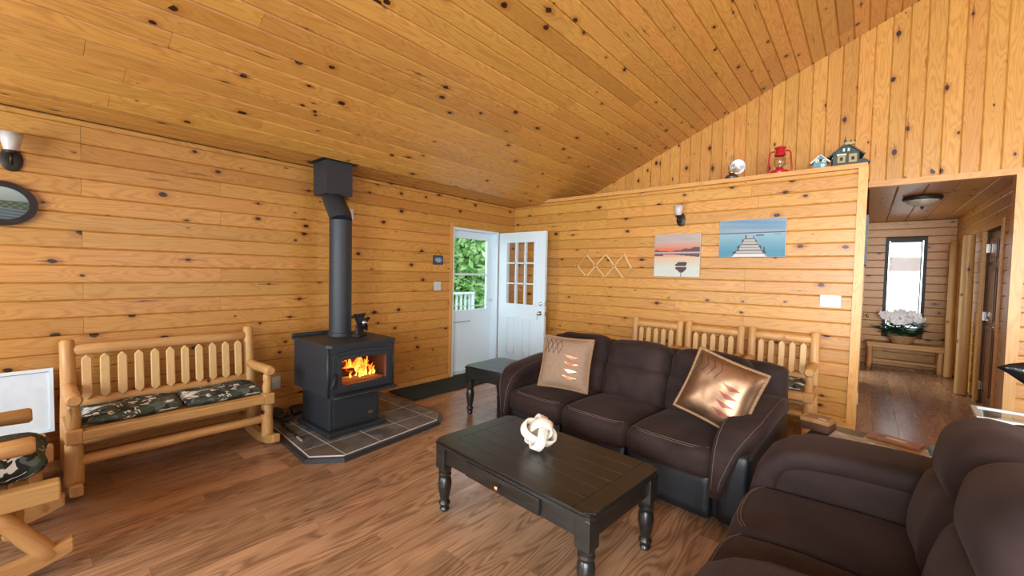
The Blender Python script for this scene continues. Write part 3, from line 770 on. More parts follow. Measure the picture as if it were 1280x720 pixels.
for (a, b, r) in (((.82, -3.44, .542), (.90, -3.05, .545), .034), ((.70, -3.42, .540), (.72, -3.04, .540), .032), ((.90, -3.42, .66), (.78, -3.26, .60), .03)):
    a, b = Vector(a), Vector(b); c = (a+b)/2; i = (.82, .70, .90).index(round(a.x, 2))
    o = obj('firewood', tube(nb(), [a-c, (a-c)*.3+Vector((.004, 0, .004)), b-c], [r, r*1.05, r*.95], 10), 'char', None, 40, loc=tuple(c))
    tag(o, ['charred log lying across the front of the stove fire', 'burning log at the back of the stove fire', 'charred log leaning over the other logs in the stove'][i], 'firewood', 'logs in the stove')
ob = obj('ash_bed', rounded((.40, .50, .03), .014, 6, lambda p: (p.x, p.y, p.z+.006*math.sin(p.x*40)*math.sin(p.y*33))), plain('ash', (.12, .10, .09), 1., var=.4, scale=40., **{'Emission Color': (1, .2, .02, 1), 'Emission Strength': .15}), None, True, loc=(.78, SY, SZ+Z0+.074))
tag(ob, 'bed of ash under the burning logs', 'ash')
# heat powered fan on the stove top
fz = SZ+Z1+.0245
fa = thing('stove_fan', 'small black heat-powered fan on the stove top beside the pipe', 'fan', (.755, -3.10, fz), .4); fa.scale = (1.3, 1.3, 1.25)
bm = nb(); box(bm, -.03, .03, -.045, .045, 0, .012, None, .002); box(bm, -.012, .012, -.035, .035, .012, .085, None, .004)
obj('stand', bm, 'black_metal', fa)
for i in range(7):
    s = i-3; bm = tube(nb(), [(0, s*.006, .085), (0, s*.013, .125), (0, s*.020, .165)], [.007, .006, .006], 6, True, (1., 1.))
    obj('fin', bm, 'black_metal', fa)
obj('motor', lathe(nb(), [(.006, 0), (.018, .002), (.018, .03), (.008, .034), (.004, .045)], 14, Matrix.Translation((.012, .01, .10)) @ Matrix.Rotation(PI/2, 4, 'Y')), 'chrome', fa, True)
for k in range(4):
    a = k*PI/2+.5; mw = Matrix.Translation((.055, .01, .10)) @ Matrix.Rotation(a, 4, 'X') @ Matrix.Rotation(.5, 4, 'Z')
    obj('blade', prism(nb(), [(-.001, .006), (-.014, .03), (-.018, .07), (.0, .082), (.018, .07), (.012, .03)], -.0008, .0008, mw), 'black_metal', fa)

# ------------------------------------------------------------------ mat, tools by the hearth
M['mat'] = plain('green_black_mat', (.010, .022, .018), .95, var=.4, scale=120., bump=.4)
bm = rounded((.50, 1.55, .012), .005, 12, lambda p: (p.x+.01*math.sin(p.y*4), p.y, p.z+.003*math.sin(p.y*5+p.x*3)))
tag(obj('door_mat', bm, 'mat', None, True, loc=(.285, -1.53, .0105)), 'dark green runner mat along the wall at the entrance', 'mat')
M['leather_black'] = plain('worn_black_leather', (.018, .016, .016), .5, var=.3, scale=30., bump=.3)
def glove(loc, rz, label):
    t = thing('stove_glove', label, 'glove', loc, rz, 'stove gloves')
    obj('palm', rounded((.12, .10, .045), .022, 6, lambda p: (p.x, p.y*(1-.8*p.x), p.z+.006*math.sin(p.x*40))), 'leather_black', t, True, loc=(0, 0, .023))
    obj('cuff', rounded((.14, .13, .055), .026, 6, lambda p: (p.x, p.y*(1-.9*p.x), p.z+.008*math.sin(p.y*35))), 'leather_black', t, True, loc=(-.12, 0, .028))
    for i in range(4): obj('finger', tube(nb(), [(.05, -.036+.024*i, .022), (.10, -.040+.027*i, .024), (.13, -.040+.026*i, .014)], [.013, .013, .009], 8), 'leather_black', t, True)
    obj('thumb', tube(nb(), [(.0, .045, .02), (.04, .075, .024), (.07, .082, .016)], [.014, .013, .009], 8), 'leather_black', t, True)
glove((.215, -3.575, .056), .1, 'black leather stove glove lying palm down on the hearth next to the poker')
glove((.15, -3.27, .056), 1.5, 'black leather stove glove near the wall at the back of the hearth')
pk = thing('fire_poker', 'short black poker with a bright metal tip lying on the slate', 'poker', (.62, -3.645, .0555), -.08)
obj('rod', tube(nb(), [(-.12, 0, 0), (.10, 0, 0)], .007, 8), 'black_metal', pk, True); obj('tip', tube(nb(), [(.14, 0, 0), (.24, 0, .0)], [.009, .009], 8), plain('bright_steel', (.8, .78, .68), .3, .6), pk)
obj('collar', tube(nb(), [(.10, 0, 0), (.14, 0, 0)], .0085, 8), 'black_metal', pk)
obj('grip', tube(nb(), [(-.24, 0, .003), (-.12, 0, 0)], [.012, .010], 8), 'black_metal', pk, True)

# ------------------------------------------------------------------ log furniture
def camo():
    g = G('camouflage_cloth'); o = g.obj(); w = g.noise(o, 9., 2.)
    v = g.vm('ADD', o, g.vm('MULTIPLY', g.comb(w, w, w), (.12, .12, .0)))
    n1 = g.noise(v, 6.5, 2., .5, 1.2); n2 = g.noise(g.vm('ADD', v, (3.3, 1.7, 0)), 7.5, 2., .5, 1.8); n3 = g.noise(g.vm('ADD', v, (7.3, 5.7, 0)), 15., 1., .4, 1.5)
    c = g.mix(g.step(n1, .46, .50), (.014, .016, .015), (.045, .065, .045))
    c = g.mix(g.step(n3, .56, .59), c, (.10, .13, .12))
    c = g.mix(g.step(n2, .605, .62), c, (.72, .72, .66))
    return g.fin(c, .85)
M['camo'] = camo()
def picket(parent, x, y0, z0, y1, z1, w=.052, t=.024):
    L = math.hypot(z1-z0, y1-y0); e = w*.55
    bm = prism(nb(), [(0, 0), (e, -w/2), (L-e, -w/2), (L, 0), (L-e, w/2), (e, w/2)], -t/2, t/2)
    bmesh.ops.bevel(bm, geom=bm.edges[:], offset=.005, segments=1, affect='EDGES')
    Xd = Vector((0, y1-y0, z1-z0)).normalized(); Yd = Vector((1, 0, 0)); Zd = Xd.cross(Yd)
    obj('slat', bm, 'log_pale', parent, mw=frame(Xd, Yd, Zd, (x, y0, z0)))
def board(name, parent, a, b, w, t, mat='log', bev=.008):
    """rectangular board from a to b, width w vertical, thickness t"""
    a, b = Vector(a), Vector(b); d = b-a; L = d.length; bm = box(nb(), 0, L, -t/2, t/2, -w/2, w/2, None, bev)
    Xd = d.normalized(); Yd = Vector((0, 0, 1)).cross(Xd).normalized(); Zd = Xd.cross(Yd)
    return obj(name, bm, mat, parent, mw=frame(Xd, Yd, Zd, a))
def log_seat(name, label, cat, Wd, ns, loc, rz, group=None, rock=True, h=.93, slant=False):
    t = thing(name, label, cat, loc, rz, group); w = Wd/2
    lift = .075 if rock else .0
    for s in (-1, 1):
        log('back_post', t, (s*w, .15, lift-.01), (s*w, .235, h), .043, .038, s=11+s)
        log('front_leg', t, (s*w, -.33 if slant else -.205, lift-.01), (s*w, -.15 if slant else -.19, .345), .036 if slant else .046, .036 if slant else .042, s=21+s)
        log('arm_post', t, (s*w, -.04 if slant else -.20, .425), (s*w, -.04 if slant else -.205, .585), .033, .030, s=31+s)
        log('arm', t, (s*w, .235, .612), (s*w, -.285, .618), .036, .040, s=41+s)
        board('side_rail', t, (s*w, .16, .385), (s*w, -.36 if slant else -.262, .385), .088, .078)
        if rock:
            poly = []; n = 14
            for i in range(n+1):
                y = -.40+.80*i/n; poly.append((y, .07*((y)/.40)**2))
            for i in range(n, -1, -1):
                y = -.40+.80*i/n; poly.append((y, .07*((y)/.40)**2*.85+.075))
            mw = Matrix(((0, 0, 1, s*w), (1, 0, 0, 0), (0, 1, 0, 0), (0, 0, 0, 1)))
            bm = prism(nb(), poly, -.027, .027); bmesh.ops.bevel(bm, geom=bm.edges[:], offset=.006, segments=1, affect='EDGES')
            obj('runner', bm, 'log', t, mw=mw)
    log('top_rail', t, (-w+.03, .223, h-.075), (w-.03, .223, h-.075), .040, .038, s=51, flat=(.7, 1.))
    log('lower_back_rail', t, (-w+.03, .193, .490), (w-.03, .193, .490), .040, .038, s=52, flat=(.7, 1.))
    sp = (Wd-.09)/ns
    for i in range(ns): picket(t, -w+.045+sp*(i+.5), .172, .510, .196, h-.105)
    board('front_rail', t, (-w+.035, -.238, .385), (w-.035, -.238, .385), .062, .05)
    board('rear_rail', t, (-w+.035, .14, .385), (w-.035, .14, .385), .062, .04)
    for i in range(3): board('seat_board', t, (-w+.04, -.15+.115*i, .408), (w-.04, -.15+.115*i, .408), .018, .10)
    log('stretcher', t, (-w+.02, -.21 if slant else -.19, .215), (w-.02, -.21 if slant else -.19, .215), .034, .032, s=53)
    log('rear_stretcher', t, (-w+.02, .165, .23), (w-.02, .165, .23), .030, .030, s=54)
    return t
def cushion(label, W_, D_, loc, rz, s=0, group=None, hgt=.07):
    rn = random.Random(s); a, b = rn.uniform(0, 6), rn.uniform(0, 6)
    def f(p):
        u, v = p.x/(W_/2), p.y/(D_/2); k = (1-abs(u)**6)*(1-abs(v)**4)
        z = p.z*(.55+.45*k)
        if p.z > 0: z += .010*math.sin(p.x*17+a)*math.sin(p.y*15+b)*k
        return (p.x+.008*math.sin(p.y*14+a), p.y+.010*math.sin(p.x*11+b), z)
    o = obj('seat_cushion', rounded((W_, D_, hgt), hgt*.48, 14, f), 'camo', None, True, loc=loc, rotz=rz)
    return tag(o, label, 'cushion', group)
log_seat('log_bench', 'wide peeled-log rocking bench with eleven back slats against the stove wall', 'bench', 1.10, 11, (.39, -4.375, 0), PI/2)
cushion('camouflage pad on the log bench, end nearer the leaning white panel', .525, .40, (.40, -4.63, .453), PI/2, 1)
cushion('camouflage pad on the log bench, end nearer the wood stove', .515, .40, (.405, -4.10, .453), PI/2, 2)
gch = 'log armchairs behind the sofa'
for i, (x, lab) in enumerate(((2.392, 'peeled-log armchair behind the sofa, the one under the wall lamp'), (3.035, 'middle peeled-log armchair of the row behind the sofa'), (3.685, 'peeled-log armchair behind the sofa next to the hall opening'))):
    log_seat('log_armchair', lab, 'chair', .545, 5, (x, -.335, 0), 0., gch)
    cushion(['camouflage pad on the armchair under the wall lamp', 'camouflage pad on the middle armchair behind the sofa', 'camouflage pad on the armchair next to the hall opening'][i], .44, .40, (x, -.345, .453), 0, 5+i)
log_seat('log_rocking_chair', 'peeled-log rocking chair with curved runners in front of the log bench', 'rocking chair', .58, 5, (1.13, -5.38, 0), PI, slant=True)
cushion('camouflage pad on the log rocking chair', .47, .50, (1.13, -5.30, .490), PI, 9, hgt=.16)
# low log stand with papers and a panel beside the bench
sto = thing('log_stand', 'low log stand beside the bench carrying papers and a white panel', 'stand', (.42, -5.30, 0), 0)
for i in range(4): board('top_board', sto, (-.30+.15*i+.075, -.27, .30), (-.30+.15*i+.075, .27, .30), .03, .146)
for sx in (-1, 1):
    for sy in (-1, 1): log('leg', sto, (sx*.235, sy*.205, 0), (sx*.225, sy*.20, .285), .045, .045, s=60+sx+2*sy)
def sheet(name, label, cat, loc, rz, w, h, col, curl=.02, mat=None):
    bm = nb(); n = 8
    vs = [[bm.verts.new((w*(i/n-.5), h*(j/n-.5), curl*((i/n-.5)**2)*3+.001)) for j in range(n+1)] for i in range(n+1)]
    for i in range(n):
        for j in range(n): bm.faces.new((vs[i][j], vs[i+1][j], vs[i+1][j+1], vs[i][j+1]))
    r = bmesh.ops.solidify(bm, geom=bm.faces[:], thickness=.003)
    o = obj(name, bm, mat or plain(name+'_paper', col, .5, var=.25, scale=14.), None, True, loc=loc, rotz=rz); return tag(o, label, cat)
sheet('magazine', 'open magazine with pink and grey pages on the log stand', 'magazine', (.60, -5.17, .318), .2, .21, .28, (.55, .38, .38), .05)
sheet('paper_sheet', 'white sheet of paper on the log stand', 'paper', (.40, -5.36, .3165), .3, .19, .22, (.8, .82, .85), .05)
# white framed panel leaning on the wall
wp = thing('whiteboard', 'blank white framed board leaning on the stove wall', 'whiteboard', (.165, -5.31, .320), 0)
mw = Matrix.Rotation(-.16, 4, 'Y')
pf = obj('panel', box(nb(), -.02, -.006, -.31, .31, .012, .40), plain('white_board', (.62, .72, .80), .35, var=.03), wp, mw=mw)
obj('frame', slab_holes(-.322, .322, .0, .425, [(-.302, .302, .022, .403)], -.028, .004, lambda u, v, t: (t, u, v)), 'white', wp, mw=mw)
# ------------------------------------------------------------------ upholstery
def suede():
    g = G('brown_suede'); o = g.obj(); n = g.noise(o, 3.2, 3., .55, .5); f = g.noise(o, 260., 2.)
    c = g.mix(g.step(n, .36, .66), (.015, .0080, .0068), (.030, .0165, .0142))
    c = g.mix(g.ma('MULTIPLY', f, .25), c, (.045, .027, .024))
    g.bump(f, .25, .002)
    return g.fin(c, .80, 0., .22, **{'Sheen Weight': .07, 'Sheen Roughness': .4, 'Sheen Tint': (.75, .55, .50, 1)})
M['suede'] = suede()
M['bleather'] = plain('black_upholstery_leather', (.006, .0075, .011), .45, var=.15, scale=60., bump=.15)
M['stitch'] = plain('pale_stitching', (.13, .095, .085), .8)
def pad_sweep(path, ws, th, xs, rnd=.45):
    """padded strip: path of (y, z), section width w along x, thickness th"""
    bm = nb(); n = len(path); rings = []; K = 20
    for i, (y, z) in enumerate(path):
        a = Vector(path[max(i-1, 0)]); b = Vector(path[min(i+1, n-1)]); t = (b-a).normalized(); nr = Vector((-t.y, t.x))
        e = 1.0 if 0 < i < n-1 else .8; w = ws[i]
        ring = []
        for k in range(K):
            c, s = math.cos(2*PI*k/K), math.sin(2*PI*k/K)
            px = w/2*math.copysign(abs(c)**rnd, c)*e; pn = th/2*math.copysign(abs(s)**(rnd+.25), s)*e
            ring.append(bm.verts.new((xs[i]+px, y+nr.x*pn, z+nr.y*pn)))
        rings.append(ring)
    for q, r in zip(rings, rings[1:]):
        for k in range(K): bm.faces.new((q[k], q[(k+1) % K], r[(k+1) % K], r[k]))
    bm.faces.new(rings[0]); bm.faces.new(rings[-1])
    return bm
def sofa(name, label, nseat, sw, aw, loc, rz, flat=0., arm_stitch=True, bo=0., bl=0.):
    t = thing(name, label, 'sofa', loc, rz); inn = nseat*sw/2; out = inn+aw
    obj('base', box(nb(), -out+.03, out-.03, -.40, .42, .035, .30, None, .02), 'bleather', t)
    bs = rounded((2*out-.06, .17, .80), .07, 8); bmesh.ops.translate(bs, verts=bs.verts, vec=(0, .385+bo, .46+bl*.7)); obj('back_shell', bs, 'suede', t, True)
    for i in range(nseat):
        cx = -inn+sw*(i+.5)
        fr = rounded((sw-.012, .07, .26), .025, 6); bmesh.ops.translate(fr, verts=fr.verts, vec=(cx, -.425, .165)); obj('footrest_panel', fr, 'bleather', t, True)
        def fs(p):
            u, v = p.x/(sw/2), p.y/.33; z = p.z
            if p.z > 0: z += .022*(1-u*u)*(1-v*v) - .012*max(0, -v)**3 + .004*math.sin(p.x*19+i*2)*math.sin(p.y*13)
            return (p.x, p.y - .014*(1-u*u)*max(0, -v), z)
        sc = rounded((sw-.004, .68+bo, .195), .060, 14, fs); bmesh.ops.translate(sc, verts=sc.verts, vec=(cx, -.145+bo/2, .362)); c = obj('seat_cushion', sc, 'suede', t, True)
        x0, x1 = cx-sw/2+.035, cx+sw/2-.035
        for dz, dy in ((.455, -.455), (.447, -.466)):
            P = [(x0, .0, .462)] + [(x0+.0, -.30, .462)] + [(x0+(x1-x0)*k/10, dy-.012*(1-(2*k/10-1)**2)+.03*abs(2*k/10-1)**4, dz-.004*abs(2*k/10-1)) for k in range(11)] + [(x1, -.30, .462), (x1, 0, .462)]
            P = P[2:-2]
            obj('stitching', tube(nb(), P, .0016, 6), 'stitch', c)
        def fl(p):
            u, v = p.x/(sw/2), p.z/.15
            return (p.x, p.y-.03*(1-u*u)*(1-v*v)*(1 if p.y < 0 else 0)+.005*math.sin(p.x*23+p.z*9), p.z)
        lo = rounded((sw-.004, .22, .32), .075, 12, fl, Matrix.Translation((cx, .175+bo, .565+bl*.5)) @ Matrix.Rotation(-.22, 4, 'X')); obj('lower_back_cushion', lo, 'suede', t, True)
        def fu(p):
            u, v = p.x/(sw/2), p.z/.14
            return (p.x, p.y-.028*(1-u*u)*(1-v*v)*(1 if p.y < 0 else 0), p.z-.012*abs(u)**4*(1 if p.z > 0 else 0)+.006*math.sin(p.x*15+i))
        up = rounded((sw-.003, .255, .30), .105, 12, fu, Matrix.Translation((cx, .245+bo, .755+bl)) @ Matrix.Rotation(-.16, 4, 'X')); uo = obj('head_cushion', up, 'suede', t, True)
    for s in (-1, 1):
        ax = s*(inn+aw/2)
        ab = rounded((aw-.02, .85, .50), .045, 8, lambda p: (p.x, p.y, p.z - .06*max(0, (-p.y-.05)/.37)*(1 if p.z > 0 else 0)))
        bmesh.ops.translate(ab, verts=ab.verts, vec=(ax, -.025, .035+.25)); obj('arm_panel', ab, 'bleather', t, True)
        inr = rounded((.10, .76, .36), .045, 6, lambda p: (p.x, p.y, p.z - .05*max(0, (-p.y-.05)/.33)*(1 if p.z > 0 else 0)))
        bmesh.ops.translate(inr, verts=inr.verts, vec=(s*(inn+.045), -.03, .435)); obj('inner_arm', inr, 'suede', t, True)
        path = [(.34, .590), (.26, .612), (.13, .614), (.0, .600), (-.14, .580), (-.26, .560), (-.33, .538), (-.385, .500), (-.418, .45), (-.436, .38), (-.448, .31), (-.456, .25), (-.458, .20)]
        path = [(y, z+flat*max(0., min(1., (.20-y)/.45))*max(0, min(1, (z-.2)/.3))) for y, z in path]
        ws = [aw+.025]*6 + [aw+.01, aw-.015, aw-.05, aw*.62, aw*.50, aw*.44, aw*.42]
        pb = pad_sweep(path, ws, .115, [s*(inn-.012+w_/2) for w_ in ws])
        ap = obj('arm_pad', pb, 'suede', t, True)
        for sd in ((0, 1) if arm_stitch else ()):
            P = []
            for i, (y, z) in enumerate(path):
                aa, bb_ = Vector(path[max(i-1, 0)]), Vector(path[min(i+1, len(path)-1)]); tt = (bb_-aa).normalized(); nr = Vector((-tt.y, tt.x)); nr = nr if nr.y > 0 or (abs(nr.y) < .3 and nr.x < 0) else -nr
                if 1 <= i < len(path)-1: P.append((s*(inn-.012+(.028 if sd == 0 else ws[i]-.028)), y+nr.x*.056, z+nr.y*.056))
            obj('stitching', tube(nb(), P, .0016, 6), 'stitch', ap)
    for x in (-out+.09, out-.09):
        for y in (-.33, .36): obj('foot', lathe(nb(), [(.025, 0), (.03, .01), (.03, .04)], 10, Matrix.Translation((x, y, 0))), 'black_metal', t)
    return t
SOFA_ROT = -.096
sofa('sofa', 'long three-seat brown suede sofa with black leather base', 3, .560, .205, (2.885, -2.035, 0), SOFA_ROT)
sofa('loveseat', 'two-seat brown suede loveseat beside the coffee table', 2, .490, .295, (4.402, -3.29, 0), -PI/2, .055, False, .035, .065)

# cushions on the sofa
M['linen'] = plain('taupe_linen', (.235, .150, .095), .85, var=.12, scale=90., bump=.3)
M['fur'] = plain('tan_plush', (.22, .125, .062), .95, var=.25, scale=120., bump=.6)
M['copper'] = plain('copper_foil', (.80, .30, .17), .28, .85, var=.2, scale=18.)
M['satin'] = plain('bronze_satin', (.24, .135, .075), .36, .8, var=.25, scale=9., bump=.25)
M['rust'] = plain('rust_satin', (.20, .040, .016), .45, .2, var=.2, scale=18.)
M['black_thread'] = plain('black_thread', (.02, .016, .014), .8)
def pillow(label, loc, yaw, tilt, roll, S, mat, patch, n=18):
    t = thing('throw_pillow', label, 'pillow', loc, 0)
    t.rotation_euler = (Matrix.Rotation(yaw, 4, 'Z') @ Matrix.Rotation(PI/2-tilt, 4, 'X') @ Matrix.Rotation(roll, 4, 'Z')).to_euler()
    h = S/2; T = .075
    def pos(u, v, sgn=1):
        pin = 1-.07*(1-abs(v)**2)*abs(u)**2 if 0 else 1
        x = u*h*(1-.055*(1-v*v)*abs(u)); y = v*h*(1-.055*(1-u*u)*abs(v))
        z = T*((1-u**4)**.7)*((1-v**4)**.7) + .004*math.sin(9*u+2)*math.sin(7*v)*(1-u*u)*(1-v*v)
        return Vector((x, y, sgn*z))
    def face(sgn, m, nm):
        bm = nb(); g = [[bm.verts.new(pos(2*i/n-1, 2*j/n-1, sgn)) for j in range(n+1)] for i in range(n+1)]
        for i in range(n):
            for j in range(n): bm.faces.new((g[i][j], g[i+1][j], g[i+1][j+1], g[i][j+1]))
        return obj(nm, bm, m, t, True)
    f = face(1, mat, 'front_panel'); face(-1, 'fur', 'back_panel')
    P = []
    for k in range(4):
        for i in range(12):
            s = 2*i/12-1; P.append(pos(*[(s, -1), (1, s), (-s, 1), (-1, -s)][k], 1))
    obj('plush_edge', ring_tube(nb(), P, .011, 8), 'fur', t, True)
    for poly in patch['tri']:
        bm = nb(); c = Vector((sum(p[0] for p in poly)/len(poly), sum(p[1] for p in poly)/len(poly)))
        # fan with subdivisions so that it follows the pillow
        m = 5; pts = [Vector(p) for p in poly]
        for a, b in zip(pts, pts[1:]+pts[:1]):
            gr = {}
            for i in range(m+1):
                for j in range(m+1-i):
                    q = c + (a-c)*(i/m) + (b-c)*(j/m); w = pos(q.x, q.y); gr[i, j] = bm.verts.new(w+Vector((0, 0, .0025)))
            for i in range(m):
                for j in range(m-i):
                    bm.faces.new((gr[i, j], gr[i+1, j], gr[i, j+1]))
                    if j < m-i-1: bm.faces.new((gr[i+1, j], gr[i+1, j+1], gr[i, j+1]))
        bmesh.ops.remove_doubles(bm, verts=bm.verts, dist=.0008)
        obj('foil_patch', bm, patch['mat'], f)
    for ln in patch.get('lines', []):
        pts = []
        for a, b in zip(ln, ln[1:]):
            for k in range(5): pts.append(pos(a[0]+(b[0]-a[0])*k/5, a[1]+(b[1]-a[1])*k/5)+Vector((0, 0, .002)))
        pts.append(pos(*ln[-1])+Vector((0, 0, .002)))
        obj('stitched_zigzag', tube(nb(), pts, .0018, 5), 'black_thread', f)
    return t
tri = [[(.05, .28-.26*k), (.30, .12-.26*k), (.62, .22-.26*k), (.30, .27-.26*k)] for k in range(4)]
zz = [[(-.88+.22*k, .86), (-.76+.22*k, .62), (-.88+.22*k, .30)] for k in range(4)] + [[(-.88+.22*k, .86), (-.98+.22*k, .60), (-.88+.22*k, .30)] for k in range(1, 4)]
pillow('taupe linen throw pillow with copper triangles by the sofa arm near the door', (2.44, -2.215, .715), .22, .30, -.02, .425, 'linen', {'tri': tri, 'mat': 'copper', 'lines': zz})
pillow('shiny bronze satin throw pillow tilted against the sofa arm near the hall', (3.630, -2.275, .730), .05, .28, -.31, .42, 'satin', {'tri': [[(x, y) for x, y in p] for p in tri], 'mat': 'rust', 'lines': zz[:4]})

# ------------------------------------------------------------------ tables
def stained():
    g = G('espresso_stain'); o = g.obj(); f = g.noise(g.vm('MULTIPLY', o, (6., 90., 90.)), 1., 3.)
    g.bump(f, .12, .002)
    return g.fin(g.mix(g.step(f, .3, .75), (.010, .0095, .0085), (.024, .020, .016)), .33, 0., .5)
M['espresso'] = stained()
def turned_leg(parent, x, y, hgt, r=.040, blk=.19):
    t = hgt-blk
    k = t/.22
    prof = [(.018, 0), (.024, .004*k), (.028, .012*k), (.022, .022*k), (.030, .034*k), (.034, .042*k), (.028, .052*k), (.023, .058*k), (.028, .075*k), (.037, .115*k), (.040, .140*k), (.036, .165*k), (.029, .175*k), (.036, .182*k), (.038, .190*k), (.031, .198*k), (.037, .206*k), (.037, .22*k)]
    lg = obj('leg', lathe(nb(), [(q*r/.04, z) for q, z in prof], 18, Matrix.Translation((x, y, 0))), 'espresso', parent, 40)
    obj('leg_block', box(nb(), x-r*.95, x+r*.95, y-r*.95, y+r*.95, t, hgt, None, .004), 'espresso', lg)
def plank_table(name, label, cat, L, Wd, h, loc, rz, nb_, drawer=True, blk=.13):
    t = thing(name, label, cat, loc, rz)
    c = .045; poly = [(-L/2+c, -Wd/2), (L/2-c, -Wd/2), (L/2-c*.3, -Wd/2+c*.3), (L/2, -Wd/2+c), (L/2, Wd/2-c), (L/2-c*.3, Wd/2-c*.3), (L/2-c, Wd/2), (-L/2+c, Wd/2), (-L/2+c*.3, Wd/2-c*.3), (-L/2, Wd/2-c), (-L/2, -Wd/2+c), (-L/2+c*.3, -Wd/2+c*.3)]
    bm = prism(nb(), poly, h-.034, h-.006); bmesh.ops.bevel(bm, geom=[e for e in bm.edges if abs(e.verts[0].co.z-e.verts[1].co.z) < 1e-5], offset=.007, segments=2, affect='EDGES')
    obj('tabletop', bm, 'espresso', t, 40)
    e = .10
    for s in (-1, 1):
        xa, xb = (L/2-e, L/2-.006) if s > 0 else (-L/2+.006, -L/2+e)
        p = [(xa, -Wd/2+.006), (xb-(c if s > 0 else 0), -Wd/2+.006), (xb, -Wd/2+c), (xb, Wd/2-c), (xb-(c if s > 0 else 0), Wd/2-.006), (xa, Wd/2-.006)] if s > 0 else [(xa+c, -Wd/2+.006), (xb, -Wd/2+.006), (xb, Wd/2-.006), (xa+c, Wd/2-.006), (xa, Wd/2-c), (xa, -Wd/2+c)]
        obj('breadboard_end', prism(nb(), p, h-.008, h), 'espresso', t)
    bw = (Wd-.012)/nb_
    for i in range(nb_):
        y0 = -Wd/2+.006+bw*i
        obj('top_board', box(nb(), -L/2+e+.0025, L/2-e-.0025, y0+.0010, y0+bw-.0010, h-.008, h, None, .0008), 'espresso', t)
    ax, ay = L/2-.055, Wd/2-.055; az = h-.034-.10
    for s in (-1, 1):
        obj('apron', box(nb(), -ax, ax, s*ay-.011+s*.012, s*ay+.011+s*.012, az, h-.034), 'espresso', t)
        obj('apron', box(nb(), s*ax-.011+s*.012, s*ax+.011+s*.012, -ay, ay, az, h-.034), 'espresso', t)
        for s2 in (-1, 1): turned_leg(t, s*ax, s2*ay, h-.034, .042, blk)
    if drawer:
        d = obj('drawer', box(nb(), -.27, .27, -ay-.040, -ay-.022, az+.006, h-.046, None, .004), 'espresso', t)
        obj('knob', lathe(nb(), [(.007, 0), (.007, .012), (.013, .016), (.015, .024), (.010, .030), (.002, .032)], 14, Matrix.Translation((0, -ay-.040, (az+h-.04)/2)) @ Matrix.Rotation(PI/2, 4, 'X')), 'brass', d, True)
    return t
plank_table('coffee_table', 'dark stained plank-top coffee table with turned legs and a drawer', 'coffee table', 1.135, .665, .44, (2.937, -3.240, 0), -.075, 6, True, .14)
plank_table('end_table', 'dark stained end table with turned legs between entrance and sofa', 'end table', .55, .58, .50, (1.475, -1.915, 0), .03, 4, False, .14)
st2 = plank_table('side_table', 'dark grey side table in the corner between sofa and loveseat', 'side table', .66, .50, .50, (4.40, -1.98, 0), -.14, 4, False, .14)

# wooden knot on the coffee table
M['whitewash'] = plain('whitewashed_wood', (.72, .66, .56), .75, var=.12, scale=26., bump=.2)
kn = thing('wooden_knot', 'whitewashed wooden knot ornament of three interlocked loops on the coffee table', 'ornament', (2.902, -3.205, .4405))
def band(a, b, w, th, mw):
    """stadium ring: half length a, half height b, band width w"""
    bm = nb(); n = 40; R = []
    for i in range(n):
        u = 2*PI*i/n; c, s = math.cos(u), math.sin(u)
        x = a*math.copysign(abs(c)**.75, c); y = b*math.copysign(abs(s)**.75, s); nr = Vector((c/a, s/b)).normalized()
        R.append([bm.verts.new(mw @ Vector((x+nr.x*d, y+nr.y*d, z))) for d, z in ((-th/2, -w/2), (th/2, -w/2), (th/2, w/2), (-th/2, w/2))])
    for i in range(n):
        for k in range(4): bm.faces.new((R[i][k], R[i][(k+1) % 4], R[(i+1) % n][(k+1) % 4], R[(i+1) % n][k]))
    bmesh.ops.bevel(bm, geom=bm.edges[:], offset=.0015, segments=1, affect='EDGES')
    return bm
tilt = Matrix.Translation((0, 0, .094)) @ Matrix.Rotation(.55, 4, 'Z') @ Matrix.Rotation(.62, 4, 'X') @ Matrix.Rotation(.55, 4, 'Y')
for Rm in (Matrix(), Matrix(((0, 0, 1, 0), (1, 0, 0, 0), (0, 1, 0, 0), (0, 0, 0, 1))), Matrix(((0, 1, 0, 0), (0, 0, 1, 0), (1, 0, 0, 0), (0, 0, 0, 1)))):
    obj('loop', band(.100, .056, .056, .013, tilt @ Rm), 'whitewash', kn, 50)
# ------------------------------------------------------------------ things on the walls
def paintmat():
    g = G('printed_canvas'); a = g.n('ShaderNodeAttribute'); a.attribute_name = 'print'
    return g.fin(a.outputs[0], .6, 0., .3)
M['print'] = paintmat()
def print_sheet(name, w, h, nx, ny, fn, parent, mw):
    """flat print: colours per small square, (u, v) from bottom left"""
    vs = [(w*(i/nx-.5), h*(j/ny-.5), 0) for j in range(ny+1) for i in range(nx+1)]
    fs = [(j*(nx+1)+i, j*(nx+1)+i+1, (j+1)*(nx+1)+i+1, (j+1)*(nx+1)+i) for j in range(ny) for i in range(nx)]
    me = bpy.data.meshes.new(name); me.from_pydata(vs, [], fs)
    at = me.color_attributes.new('print', 'FLOAT_COLOR', 'CORNER'); k = 0
    for j in range(ny):
        for i in range(nx):
            c = tuple(.72*q for q in lin(*fn((i+.5)/nx, (j+.5)/ny)))
            for _ in range(4): at.data[k].color = (*c, 1); k += 1
    return obj(name, me, 'print', parent, mw=mw)
def mixc(a, b, t): t = max(0, min(1, t)); return tuple(x+(y-x)*t for x, y in zip(a, b))
def inpoly(p, poly):
    r = False; n = len(poly); x, y = p
    for i in range(n):
        (x1, y1), (x2, y2) = poly[i], poly[i-1]
        if (y1 > y) != (y2 > y) and x < (x2-x1)*(y-y1)/(y2-y1)+x1: r = not r
    return r
